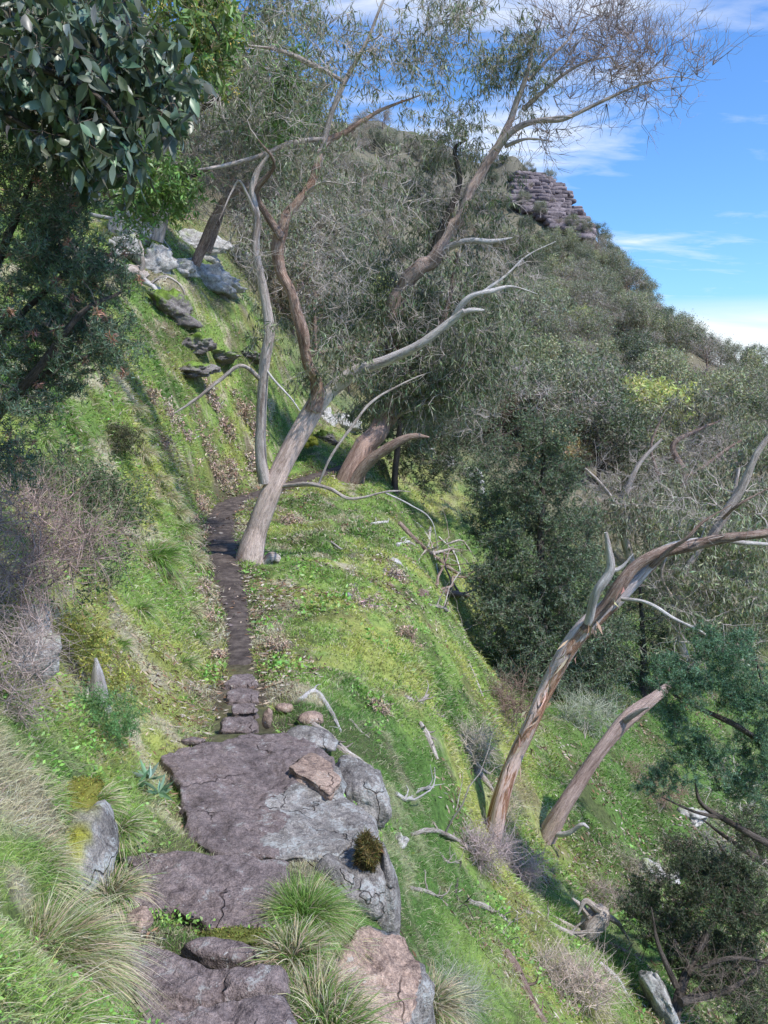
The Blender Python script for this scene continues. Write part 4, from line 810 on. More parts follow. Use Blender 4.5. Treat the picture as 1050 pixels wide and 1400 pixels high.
# --- dark feathery conifer in the gully, and its neighbour
def feathery(name, label, basepx, blobs, trunk, seed, col, L, W, per, spread=.9, tm='bark_dark', extra=None, tw=.3, rad=(.16, .1, .03), twn=9, cat='tree', part='foliage', up=.15, leafm='needle', group=None, twc=(.26, .22, .20)):
    t = Tree(name, label, cat, at(*basepx) if len(basepx) == 3 else hit(*basepx)[0][0], seed, group, twigcol=twc)
    for k, (tp, rd) in enumerate(trunk): t.limb(P(*tp), rd, 'trunk' if k == 0 else 'limb', tm, 9, .15)
    E, D = t.reach(blobs, bow=.15, maxr=.03); T = t.sprays(E, D, twn, tw, tw*.012, spread, .0, up); t.hang(T, per, L, W, col, down=-up, spread=.8)
    if extra: extra(t, T, E)
    return t.done(leafm, part)
fb = [blob(742, 600, 20.2, 34, 34, .7, 26), blob(742, 660, 20, 56, 40, 1.0, 44), blob(740, 725, 20, 78, 44, 1.3, 66), blob(745, 790, 19.6, 96, 46, 1.6, 84), blob(748, 860, 19.2, 104, 50, 1.7, 90), blob(730, 920, 18.6, 86, 42, 1.6, 66), blob(822, 900, 19, 50, 60, 1.2, 40), blob(800, 960, 18, 50, 36, 1, 30), blob(672, 690, 21, 30, 70, .9, 30), blob(680, 830, 19, 34, 60, .9, 30)]
feathery('native_cypress_tree', 'tall dark green conical tree with feathery foliage standing in the gully', (742, 1000), fb,
         [([(742, 1000, 18.8), (740, 900, 19), (738, 780, 19.6), (742, 660, 20), (744, 572, 20.2)], (.2, .17, .13, .07, .015))], 21, (.17, .225, .15), .10, .024, 18, tw=.5, twn=13, up=.2)
feathery('native_cypress_tree', 'dark tree with thin black trunk beyond the broken reddish limb', (541, 690), [blob(560, 600, 26.5, 50, 36, 1, 40), blob(520, 560, 27, 50, 40, 1, 30), blob(590, 640, 26, 46, 36, 1, 34), blob(630, 600, 27, 46, 46, 1, 34), blob(670, 630, 28, 40, 40, 1, 26)],
         [([(541, 695, 25.5), (540, 650, 25.6), (545, 600, 26), (550, 540, 26.4)], (.14, .12, .1, .04))], 22, (.15, .19, .125), .14, .03, 12, tw=.6, twn=9, up=0)
feathery('native_cypress_tree', 'dark leafy tree low in the gully behind the splintered gum', (880, 960), [blob(890, 900, 21, 50, 60, 1.2, 50), blob(870, 820, 23, 50, 50, 1.2, 40), blob(930, 850, 22, 40, 50, 1, 30)],
         [([(880, 960, 20), (880, 900, 21), (875, 800, 22)], (.12, .1, .04))], 23, (.11, .15, .09), .12, .026, 10, tw=.5)
# ---------------------------------------------------------------- weeping gums on the right, middle distance
def weeping(label, base, trunk, blobs, seed, col=GUM, L=.2, W=.032, per=11, bare=(), group=None, name='gum_tree', tm='bark', tw=.7, n=8, twc=(.5, .44, .41)):
    t = Tree(name, label, 'tree', hit(*base)[0][0], seed, group, twigcol=twc)
    for k, (tp, rd) in enumerate(trunk): t.limb(P(*tp), rd, 'trunk' if k == 0 else 'limb', tm, 9, .18)
    if blobs:
        E, D = t.reach(blobs, bow=.25); T = t.sprays(E, D, n, tw, tw*.009, .8, .2, .0); t.hang(T, per, L, W, col)
    if bare: E, D = t.reach(list(bare), bow=.35); t.sprays(E, D, 9, tw, tw*.008, .8, 0, .1, .3)
    return t.done()
weeping('gum with weeping grey green leaves behind the leaning stripped trunk', (935, 900), [([(938, 905, 20), (925, 860, 20), (928, 800, 20), (950, 760, 20), (985, 720, 20)], [.13, .11, .09, .07, .04]), ([(928, 830, 20), (905, 790, 20), (915, 750, 20)], [.05, .04, .02])],
        [blob(960, 790, 20, 70, 40, 1, 44), blob(1010, 760, 20, 50, 50, 1, 36), blob(1020, 830, 19, 45, 45, 1, 34), blob(960, 720, 21, 60, 30, 1, 26)], 31, (.32, .36, .23), bare=[blob(930, 820, 19.5, 60, 50, .8, 34)])
weeping('pale green gum crown at the right edge above the forked white branch', (1010, 760), [([(1010, 770, 34), (1000, 700, 34), (1010, 640, 34)], [.2, .15, .08])],
        [blob(1020, 690, 34, 60, 36, 1.6, 50), blob(960, 670, 35, 50, 40, 1.6, 40), blob(1040, 620, 35, 40, 30, 1.4, 24)], 32, (.31, .34, .23), .3, .05, tw=1.0)
weeping('grey twiggy gum with bare grey branches right of the conical dark tree', (860, 760), [([(862, 770, 32), (850, 700, 32), (870, 640, 32), (905, 600, 32)], [.2, .16, .1, .05]), ([(852, 700, 32), (820, 660, 32), (800, 640, 32)], [.1, .07, .03])],
        [blob(840, 700, 32, 60, 40, 1.5, 34), blob(900, 710, 32, 50, 36, 1.5, 28)], 33, (.28, .29, .21), .28, .045, bare=[blob(850, 680, 32, 80, 60, 1.5, 60)], tw=1.0)
weeping('contorted bare gum with dark crooked limbs at the right, below the hillside forest', (925, 680), [([(925, 690, 42), (935, 650, 42), (920, 610, 42), (950, 590, 42), (985, 575, 42)], [.25, .2, .16, .1, .05]), ([(930, 655, 42), (960, 640, 42), (1000, 610, 42), (1040, 590, 42)], [.14, .12, .08, .03]), ([(900, 650, 42), (890, 610, 42), (905, 570, 42)], [.12, .08, .03])],
        [blob(960, 560, 43, 50, 24, 1.5, 24)], 34, (.27, .28, .20), .34, .055, bare=[blob(950, 620, 42, 70, 40, 1.5, 60)], tw=1.2, tm='bark_red')
# ---------------------------------------------------------------- hillside forest: a few kinds, each tree its own object
def proto(seed, h, w, kind):
    r = np.random.default_rng(seed); out = {}
    cfg = dict(gum=((.25, .27, .18), .30, .075, 1.0), dark=((.13, .165, .10), .26, .07, .2), pale=((.34, .36, .22), .30, .08, .5), brown=((.33, .28, .24), .22, .05, .3), yellow=((.50, .53, .20), .26, .08, .2), twiggy=((.30, .28, .225), .26, .05, .6), tan=((.62, .52, .32), .26, .07, .3))[kind]
    col, L, W, down = cfg; g = Geo(); k = r.integers(2, 5)
    top = np.array([r.uniform(-.15, .15)*w, r.uniform(-.15, .15)*w, h*.8])
    tube(g, smooth_line([np.array([0, 0, -.4]), np.array([r.normal(0, .15), r.normal(0, .15), h*.35]), top], 10), np.linspace(h*.032, h*.010, 10), 7, (1, 1, 1), .15, seed)
    centers = []; 
    for i in range(26 if kind != 'brown' else 18):
        a = r.uniform(0, 2*pi); z = r.uniform(.32, 1); rr = w*.5*math.sqrt(max(.05, 1-((z-.55)/.52)**2))*r.uniform(.45, 1)
        centers.append([math.cos(a)*rr, math.sin(a)*rr, z*h])
    centers = np.array(centers); lg = Geo(); tg = Geo()
    for c in centers:
        s = np.array([0, 0, 1])*max(.15*h, c[2]*.55)*1.0; s[:2] = top[:2]*s[2]/h
        tube(g, curve_between(s, c, 6, .25, r, .05), np.linspace(h*.009, h*.002, 6), 4, (1, 1, 1), cap=False)
    n = 170 if kind not in ('brown', 'twiggy') else 90
    A = np.repeat(centers, n//6, 0); T = batch_twigs(tg, A, nrm(r.normal(0, 1, (len(A), 3))+[0, 0, .25]), w*.19*r.uniform(.5, 1.3, len(A)), .012 if kind in ('brown', 'twiggy') else .008, np.array([.58, .52, .50])*r.uniform(.6, 1.4, (len(A), 1)), 4, .1, .3, r)
    m = len(A)*6; p = T[r.integers(0, len(A), m), r.integers(1, 4, m)]+r.normal(0, .05*w, (m, 3))
    d = r.normal(0, .8, (m, 3))+[0, 0, -down]
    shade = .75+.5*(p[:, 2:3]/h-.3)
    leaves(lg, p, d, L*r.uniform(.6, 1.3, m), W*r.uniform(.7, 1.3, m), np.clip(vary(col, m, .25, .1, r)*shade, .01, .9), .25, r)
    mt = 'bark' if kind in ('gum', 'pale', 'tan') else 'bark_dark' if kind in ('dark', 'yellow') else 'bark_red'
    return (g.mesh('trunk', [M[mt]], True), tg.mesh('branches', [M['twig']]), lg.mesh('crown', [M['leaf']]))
KIND = {'gum': ('hillside_gum_tree', 'grey green rounded gum on the hillside forest'), 'dark': ('hillside_tree', 'dark green bushy tree on the hillside forest'), 'pale': ('hillside_gum_tree', 'paler olive gum on the hillside forest'),
        'brown': ('hillside_shrub', 'brownish scrubby shrub on the hillside'), 'yellow': ('wattle_tree', 'yellow green flowering wattle on the hillside'), 'twiggy': ('hillside_gum_tree', 'sparse twiggy grey gum on the hillside'), 'tan': ('hillside_shrub', 'straw coloured dry shrub on the hillside')}
PR = {}
for k_, hs in dict(gum=(5.2, 5.5), dark=(4.6, 4.2), pale=(4.6, 5.0), brown=(2.6, 3.2), yellow=(4.0, 4.0), twiggy=(4.4, 5.0), tan=(2.2, 2.8)).items():
    PR[k_] = [(proto(200+i+hash_, hs[0], hs[1], k_)) for i in range(3 if k_ in ('gum', 'dark', 'twiggy') else 2) for hash_ in [len(k_)*7+ord(k_[0])]]
def plant(kind, pos, s, rot=0, label=None, group=None, cat=None, sz=1.):
    nm, lb = KIND[kind]; ms = PR[kind][int(rng.integers(len(PR[kind])))]
    o = thing(nm, label or lb, cat or ('shrub' if 'shrub' in nm else 'tree'), tuple(pos), group if group or label else lb.replace(' on the', 's of the'))
    o.rotation_euler = (0, 0, rot); o.scale = (s, s, s*sz)
    for m_, pn in zip(ms, ('trunk', 'branches', 'crown')): link(pn, m_, o)
    return o
def pip(poly, x, y):
    c = np.zeros(len(x), bool); p = np.array(poly, float); q = np.roll(p, -1, 0)
    for (x1, y1), (x2, y2) in zip(p, q): c ^= ((y1 > y) != (y2 > y)) & (x < (x2-x1)*(y-y1)/(y2-y1+1e-12)+x1)
    return c
def scatter(poly, n, mind, mix_, smin, smax, ymin=.8, seed=0):
    r = np.random.default_rng(seed); p = np.array(poly); x = r.uniform(p[:, 0].min(), p[:, 0].max(), n*30); y = r.uniform(p[:, 1].min(), p[:, 1].max(), n*30); k = pip(poly, x, y); x, y = x[k], y[k]
    sel = []
    for a, b in zip(x, y):
        if all((a-c)**2+(b-d)**2 > mind**2 for c, d in sel): sel.append((a, b))
        if len(sel) >= n: break
    sel = np.array(sel); w_, ok = hit(sel[:, 0], sel[:, 1]); ks = list(mix_); pr = np.array([mix_[q] for q in ks]); pr = pr/pr.sum(); c = 0
    for (px, py), q, o_ in zip(sel, w_, ok):
        if not o_ or q[1] < ymin or pip([(695, 215), (800, 235), (822, 326), (800, 352), (700, 322)], np.array([px]), np.array([py]))[0]: continue
        plant(str(r.choice(ks, p=pr)), q-[0, 0, .1], r.uniform(smin, smax), r.uniform(0, 6.28)); c += 1
    return c
nn_ = 0
nn_ += scatter([(560, 560), (640, 470), (700, 440), (850, 440), (900, 480), (1050, 540), (1060, 660), (900, 670), (760, 650), (600, 620)], 95, 21, dict(gum=5, dark=2.5, pale=3, twiggy=2, yellow=.25, brown=1, tan=.6), .75, 1.25, 40, 1)
nn_ += scatter([(420, 330), (520, 215), (700, 235), (800, 330), (860, 420), (900, 470), (640, 480), (450, 470)], 135, 15, dict(gum=4, dark=1.5, pale=2, twiggy=4, brown=4, yellow=.3, tan=.8), .5, .9, 40, 2)
nn_ += scatter([(380, 300), (420, 250), (600, 215), (600, 420), (540, 560), (430, 540), (360, 420)], 34, 26, dict(gum=3, twiggy=5, brown=4), .7, 1.1, 28, 3)
nn_ += scatter([(0, 60), (150, 60), (420, 130), (420, 320), (330, 330), (200, 240), (100, 200), (0, 180)], 34, 32, dict(gum=3, dark=3, twiggy=4, brown=1), .8, 1.3, 28, 4)
nn_ += scatter([(700, 300), (800, 325), (850, 400), (900, 445), (980, 500), (860, 470), (740, 430)], 70, 11, dict(gum=4, dark=2, twiggy=3, brown=2, pale=2), .75, 1.15, 80, 6)
nn_ += scatter([(420, 165), (520, 160), (690, 205), (760, 330), (600, 330), (420, 330)], 95, 13, dict(gum=2, dark=1, twiggy=4, brown=4), .6, 1., 60, 7)
nn_ += scatter([(860, 680), (1050, 680), (1060, 900), (950, 900), (900, 800)], 12, 32, dict(gum=3, pale=2, twiggy=3), .5, .75, 24, 5)
nn_ += scatter([(1060, 520), (1500, 640), (1500, 960), (1150, 900), (1060, 700)], 60, 30, dict(gum=4, dark=3, pale=2, twiggy=3), .8, 1.2, 22, 8)
nn_ += scatter([(-200, 60), (0, 40), (0, 200), (-200, 240)], 8, 40, dict(gum=3, dark=3, twiggy=2), .8, 1.2, 18, 9)
nn_ += scatter([(1100, 960), (1400, 1040), (1350, 1300), (1120, 1250)], 12, 50, dict(brown=3, dark=2), .35, .6, 8, 10)
print('hill trees', nn_)
# skyline trees, standing along the ridge
for k, (px, py, Y) in enumerate([(690, 222, 190), (722, 232, 186), (850, 402, 150), (835, 378, 154), (868, 420, 147), (885, 436, 144), (905, 452, 139), (925, 465, 136), (945, 477, 132), (965, 488, 129), (985, 496, 127), (1005, 504, 125), (1028, 513, 122), (1048, 521, 120), (660, 215, 200), (620, 210, 205), (580, 205, 210), (540, 202, 215), (818, 350, 160), (827, 362, 158), (842, 388, 152), (860, 412, 148), (876, 428, 146), (895, 446, 141), (730, 226, 186), (752, 240, 183)]):
    q = at(px, py, Y); q[2] = float(height_fast(q[0:1], q[1:2])[0])-.2
    plant('gum' if k % 3 else 'dark', q, (.8 if px > 800 else .5)*float(rng.uniform(.8, 1.15)), k*1.3, 'small dark tree standing on the skyline of the hill', 'trees along the skyline')
for px, py, s, kd, lb in [(890, 620, 1.35, 'yellow', 'large yellow green flowering wattle in the middle of the hillside'), (860, 590, 1.1, 'yellow', 'smaller yellow wattle up and left of the large one'), (820, 640, 1.2, 'dark', 'dark green tree left of the large yellow wattle'), (790, 590, 1.2, 'dark', 'bluish dark tree above the conical gully tree'),
                          (620, 500, 1.3, 'gum', 'grey green gum seen behind the broken dead fork'), (705, 490, 1.3, 'gum', 'bluish gum above and left of the conical gully tree')]:
    p_ = hit(px, py+25)[0][0]; plant(kd, p_, min(s*p_[1]/48, 1.7), 1., lb)
# ---------------------------------------------------------------- near foliage on the left
t = Tree('broad_leaved_gum_branch', 'overhanging branch of broad blue green gum leaves filling the top left corner', 'branch', at(-260, 60, 2.9), 51, twigcol=(.22, .17, .15))
t.limb(P((-260, 60, 2.9), (-120, 20, 2.8), (0, 10, 2.7), (100, -20, 2.7), (190, -40, 2.8)), [.035, .028, .02, .014, .006], 'limb', 'bark_dark', 9, .15)
t.limb(P((-120, 22, 2.8), (-20, 70, 2.6), (60, 95, 2.55), (130, 130, 2.5), (165, 170, 2.5)), [.02, .015, .012, .008, .004], 'limb', 'bark_dark', 8, .15)
t.limb(P((-200, 50, 2.9), (-80, 130, 2.7), (10, 160, 2.6), (60, 190, 2.6)), [.02, .014, .01, .004], 'limb', 'bark_dark', 8, .15)
E, D = t.reach([blob(40, 40, 2.7, 80, 60, .3, 26), blob(150, 45, 2.7, 90, 60, .3, 30), blob(205, 105, 2.65, 35, 45, .2, 12), blob(110, 130, 2.6, 70, 50, .25, 26), blob(150, 195, 2.55, 28, 35, .12, 8), blob(15, 130, 2.6, 50, 50, .2, 14), blob(95, 190, 2.6, 40, 24, .15, 8)], bow=.2, rmin=.0012, k=.004, maxr=.008)
T = t.sprays(E, D, 5, .12, .0014, .9, .04, -.1); t.hang(T, 5, .068, .028, (.13, .175, .125), down=.9, spread=.6, kind='broad', v=.3)
t.done('gloss', 'leaves')
t = Tree('fine_leaved_gum_branch', 'bright green branch with small yellow buds above the limb at upper left', 'branch', at(150, -160, 4), 52, twigcol=(.34, .27, .2))
t.limb(P((150, -160, 4), (220, -60, 4), (270, 0, 3.9), (300, 50, 3.9)), [.025, .018, .01, .004], 'limb', 'bark_dark', 8, .15)
E, D = t.reach([blob(270, 20, 3.9, 55, 45, .3, 24), blob(240, 75, 3.9, 40, 35, .25, 14), blob(300, 70, 4, 26, 26, .2, 8)], bow=.2, rmin=.0015, k=.004, maxr=.008)
T = t.sprays(E, D, 7, .14, .0016, .9, .03, 0); t.hang(T, 5, .065, .016, (.18, .27, .09), down=.6, spread=.8)
g = Geo(); q = T[::2, -1]; q = np.repeat(q, 6, 0)+rng.normal(0, .012, (len(q)*6, 3)); leaves(g, q, rng.normal(size=(len(q), 3)), .014, .008, vary((.62, .52, .16), len(q)), .4)
link('buds', g.mesh('buds', [M['leaf']], False, t.base), t.o); t.done('leaf', 'leaves')
def leafy(label, base, limbs, blobs, seed, col, L, W, per, tw, n=7, name='leafy_tree', mt='bark_dark', down=.4, twc=(.3, .25, .22), cat='tree', leafm='leaf', spread=.7, part='foliage', k=.011, rmin=.004, maxr=.05, bow=.25, up=.0, bare=(), sp=.8, tr=.01):
    t = Tree(name, label, cat, base, seed, None, twigcol=twc)
    for i_, (tp, rd) in enumerate(limbs): t.limb(P(*tp), rd, 'trunk' if i_ == 0 else 'limb', mt, 10, .2)
    if blobs:
        E, D = t.reach(blobs, bow=bow, rmin=rmin, k=k, maxr=maxr); T = t.sprays(E, D, n, tw, tw*tr, sp, .0, up); t.hang(T, per, L, W, col, down=down, spread=spread)
    if bare: E, D = t.reach(list(bare), bow=.35, rmin=rmin, k=k, maxr=maxr); t.sprays(E, D, 9, tw*1.2, tw*tr, .9, 0, .1, .3)
    t.done(leafm, part); return t
leafy('glossy green leaved tree with heavy dark limbs reaching right over the left slope', hit(60, 300)[0][0]*[1, .62, 1]+[0, 0, -1.2],
      [(((60, 330, 14), (120, 250, 14), (190, 205, 14), (240, 175, 14), (262, 150, 13.8), (300, 135, 13.6), (345, 122, 13.4), (390, 95, 13.2)), [.22, .2, .17, .15, .12, .09, .07, .02]),
       (((150, 235, 14), (200, 190, 13.6), (232, 195, 13.4), (250, 212, 13.4)), [.09, .06, .045, .01]), (((120, 255, 14), (180, 240, 14), (240, 246, 14), (285, 232, 14)), [.1, .09, .06, .02])],
      [blob(225, 250, 13.6, 50, 34, .8, 44), blob(370, 140, 13.3, 34, 50, .5, 26), blob(390, 110, 13.2, 26, 30, .4, 12), blob(180, 150, 13.8, 60, 50, .8, 36), blob(290, 60, 13.6, 50, 45, .7, 30), blob(190, 290, 13.6, 24, 20, .4, 8)], 53, (.22, .36, .13), .13, .034, 9, .36, down=.3, bare=[blob(300, 170, 13.6, 70, 60, .8, 26), blob(290, 240, 13.8, 60, 40, .8, 18)])
leafy('grey gum with dense drooping foliage at the top, left of the sky gap', hit(215, 330)[0][0],
      [(((215, 330, 24), (235, 250, 24), (250, 150, 24), (300, 80, 24), (340, 10, 24)), [.17, .15, .13, .1, .06]), (((245, 170, 24), (220, 90, 24), (230, 20, 24)), [.15, .1, .05])],
      [blob(370, 30, 24, 60, 50, 1.6, 50), blob(280, 60, 24, 70, 60, 1.6, 50), blob(330, 120, 24, 60, 50, 1.5, 40), blob(200, 80, 24, 70, 60, 1.6, 40), blob(250, 200, 24, 70, 60, 1.6, 44), blob(400, 120, 24, 40, 50, 1.4, 24)], 54, (.30, .34, .22), .22, .036, 9, .8, mt='bark', down=.9, bare=[blob(300, 260, 24, 60, 50, 1.2, 30)])
leafy('reddish leaning trunk on the ridge left of the thin second stem', hit(268, 352)[0][0],
      [(((266, 362, 25), (280, 330, 25), (292, 300, 25), (308, 272, 25), (335, 255, 25), (352, 240, 25)), [.16, .14, .14, .12, .1, .05]), (((284, 345, 25.5), (300, 300, 25.6), (312, 262, 25.6), (330, 200, 25.6)), [.12, .1, .08, .04])],
      [blob(350, 200, 25, 50, 40, 1, 24)], 55, (.22, .26, .16), .2, .034, 8, .7, mt='bark_red', bare=[blob(340, 240, 25, 50, 40, 1, 20)])
# red flowering needle shrub
t = Tree('flowering_needle_shrub', 'dark needle leaved shrub with small red flowers at the left edge', 'shrub', at(-60, 760, 3.0), 56, twigcol=(.30, .24, .21))
for tp in [((-60, 760, 3.0), (-50, 600, 2.9), (-10, 480, 2.8), (60, 400, 2.8), (130, 340, 2.9)), ((-55, 640, 2.9), (20, 540, 2.8), (90, 500, 2.8), (160, 470, 2.9)), ((-30, 500, 2.8), (-10, 380, 2.8), (30, 280, 2.8), (60, 210, 2.8)), ((0, 560, 2.8), (40, 520, 2.7), (110, 430, 2.7), (165, 400, 2.8))]:
    t.limb(P(*tp), np.linspace(.022, .004, len(tp)), 'stem', 'bark_dark', 7, .2)
E, D = t.reach([blob(50, 330, 2.85, 75, 65, .3, 60), blob(120, 385, 2.85, 60, 55, .25, 44), blob(40, 440, 2.8, 70, 60, .3, 54), blob(120, 460, 2.85, 60, 45, .25, 44), blob(25, 250, 2.85, 40, 45, .2, 22), blob(85, 255, 2.85, 34, 40, .18, 18), blob(30, 530, 2.8, 60, 50, .3, 44), blob(70, 200, 2.9, 34, 14, .12, 6), blob(0, 620, 2.9, 30, 40, .2, 16)], bow=.2, rmin=.0011, k=.004, maxr=.007)
T = t.sprays(E, D, 7, .10, .0011, .8, .0, .25); t.hang(T, 24, .024, .0035, (.15, .215, .15), down=-.3, spread=.8, v=.35)
g = Geo(); q = T[rng.choice(len(T), 90, False), -1]; q = np.repeat(q, 26, 0)+rng.normal(0, .006, (90*26, 3)); leaves(g, q, rng.normal(size=(len(q), 3))+[0, 0, -.3], .022, .005, vary((.46, .26, .21), len(q), .3), .3)
link('flowers', g.mesh('flowers', [M['leaf']], False, t.base), t.o); t.done('needle', 'needles')
# brown twiggy shrub, lower left
def brush(label, base, blobs, seed, col=(.38, .27, .24), tw=.3, n=9, leafcol=None, L=.03, W=.006, per=8, cat='shrub', name='twiggy_shrub', k=.007, rmin=.0015, stems=5, spread=.8, up=.1, leafm='needle', tr=.008):
    t = Tree(name, label, cat, base, seed, twigcol=col); c = blobs[0][0]
    for i_ in range(stems):
        c = blobs[i_ % len(blobs)][0]; e = base+(c-base)*.75+t.r.normal(0, .25, 3)*np.array(blobs[i_ % len(blobs)][1]); L0 = np.linalg.norm(e-base)
        t.limb([base+t.r.normal(0, .02, 3), base+(e-base)*.5+t.r.normal(0, .08, 3)*L0, e], [max(.012*L0, .004), .008*L0, .002], 'stem', 'bark_dark' if leafcol else 'dead', 6, .2, 8)
    E, D = t.reach(blobs, bow=.35, rmin=rmin, k=k, maxr=.02); T = t.sprays(E, D, n, tw, tw*tr, spread, .0, up, .35)
    if leafcol: t.hang(T, per, L, W, leafcol, down=0, spread=.9)
    t.done(leafm, 'foliage'); return t
brush('brown leafless twiggy shrub at the left edge below the flowering shrub', at(-60, 850, 3.3), [blob(40, 750, 3.5, 80, 60, .4, 60), blob(100, 740, 3.6, 60, 36, .3, 34), blob(20, 810, 3.3, 50, 34, .3, 24), blob(30, 690, 3.6, 60, 30, .3, 24)], 57, (.40, .30, .27), .26, 8, k=.005, rmin=.0013)
brush('dark green sprig shrub growing through the top of the brown twiggy shrub', at(60, 800, 3.9), [blob(120, 680, 4.2, 70, 30, .3, 36), blob(50, 650, 4.2, 50, 34, .3, 26), blob(170, 690, 4.3, 26, 24, .2, 12), blob(140, 760, 4, 40, 50, .3, 20), blob(15, 640, 4.2, 30, 40, .3, 16)], 58, (.3, .24, .2), .16, 8, leafcol=(.13, .19, .09), L=.028, W=.008, per=10)
brush('dead grey brown brush in the lower left corner of the bank', at(-30, 1010, 2.6), [blob(15, 930, 2.8, 40, 60, .2, 40), blob(30, 880, 3, 30, 30, .2, 16)], 59, (.42, .34, .31), .2, 9, k=.005, rmin=.0012)
brush('mossy yellow green clump around the white weathered stump', hit(110, 940)[0][0], [blob(95, 890, 4.15, 46, 46, .3, 50), blob(150, 930, 4.3, 16, 40, .15, 14)], 60, (.35, .33, .14), .1, 9, leafcol=(.36, .38, .10), L=.03, W=.007, per=9)
brush('round dark dense shrub on the left grassy slope', hit(167, 632)[0][0], [(hit(167, 632)[0][0]+[0, 0, .28], (.28, .28, .22), 70)], 61, (.20, .17, .14), .12, 10, leafcol=(.12, .13, .07), L=.03, W=.008, per=10)
brush('soft green ferny herb beside the left edge of the largest slab', at(120, 1020, 3.4), [blob(130, 990, 3.5, 60, 24, .25, 50), blob(80, 980, 3.5, 40, 20, .2, 24)], 62, (.2, .3, .1), .12, 8, leafcol=(.15, .30, .12), L=.022, W=.003, per=24, name='ferny_herb', cat='herb', stems=3)
# rosette plant
t = thing('rosette_plant', 'blue green rosette plant with broad pointed leaves at the corner of the largest slab', 'plant', at(200, 1085, 3.35))
g = Geo()
for cx_, cy_, cz_, n_ in [(-.05, 0, .03, 16), (.07, -.03, .02, 16), (.0, .05, .05, 12)]:
    a = rng.uniform(0, 6.28, n_); D = np.stack([np.cos(a), np.sin(a), rng.uniform(.1, .9, n_)], -1); broad_leaves(g, np.tile([cx_, cy_, cz_], (n_, 1)), D, rng.uniform(.07, .12, n_), rng.uniform(.016, .024, n_), vary((.20, .32, .21), n_, .25))
link('leaves', g.mesh('leaves', [M['gloss']]), t); g = Geo(); tube(g, np.array([[0, 0, -.08], [0, 0, .05]]), [.01, .008], 6, (.4, .4, .3)); link('stem', g.mesh('stem', [M['bark']]), t)
# moss and orange lichen
def moss(name, pos, size, col, label, n, seed):
    r = np.random.default_rng(seed); D, F = ICO[3]; V = D*np.array(size)*(1+.5*fbm(D*2.5+seed, 3, seed)[:, None]); g = Geo(); g.add(V, F, np.array(col)*.6)
    p = nrm(r.normal(size=(n, 3))); q = p*np.array(size)*(1+.5*fbm(p*2.5+seed, 3, seed)[:, None]); leaves(g, q, p*.6+r.normal(0, .9, (n, 3))-[0, 0, .3], r.uniform(.004, .013, n)*(3 if size[0] > .25 or name == 'moss_clump' else 1), .0035*(3 if size[0] > .25 else 1), vary(col, n, .4, .15, r)*(.7+.5*fbm(q*30, 2, 3))[:, None].clip(.4, 1.3), .2, r)
    link(name, g.mesh(name, [M['grass']]), None, label, 'moss', loc=pos)
moss('moss_clump', at(503, 1172, 3.06), (.045, .06, .10), (.22, .18, .07), 'brown and yellow moss hanging under the right corner of the largest slab', 5000, 3)
moss('moss_cushion', at(18, 1352, 1.42), (.06, .06, .03), (.50, .32, .05), 'orange yellow moss cushion in the lower left corner', 4000, 4)
moss('moss_cushion', at(90, 1098, 2.5), (.09, .15, .025), (.44, .44, .10), 'yellow green moss on top of the grey boulder left of the steps', 6000, 5)
moss('moss_cushion', at(330, 1280, 2.2), (.12, .03, .012), (.30, .33, .09), 'thin moss strip behind the narrow oval stone', 3500, 6)
moss('moss_cushion', at(420, 602-0, 24), (.3, .4, .2), (.40, .45, .08), 'yellow moss on the bank near the far end of the path', 2500, 8)
# white weathered stump on the left bank
t = Tree('weathered_stump', 'white weathered stump standing in the mossy clump on the left bank', 'stump', hit(135, 968)[0][0], 63)
yk = hit(135, 968)[0][0][1]
t.limb(P((138, 972, yk), (136, 945, yk), (134, 920, yk), (131, 900, yk)), [.05, .045, .03, .008], 'trunk', 'bark_white', 12, .4); t.limb(P((126, 972, yk), (122, 955, yk), (120, 940, yk)), [.03, .025, .006], 'splinter', 'bark_white', 8, .4); t.done()
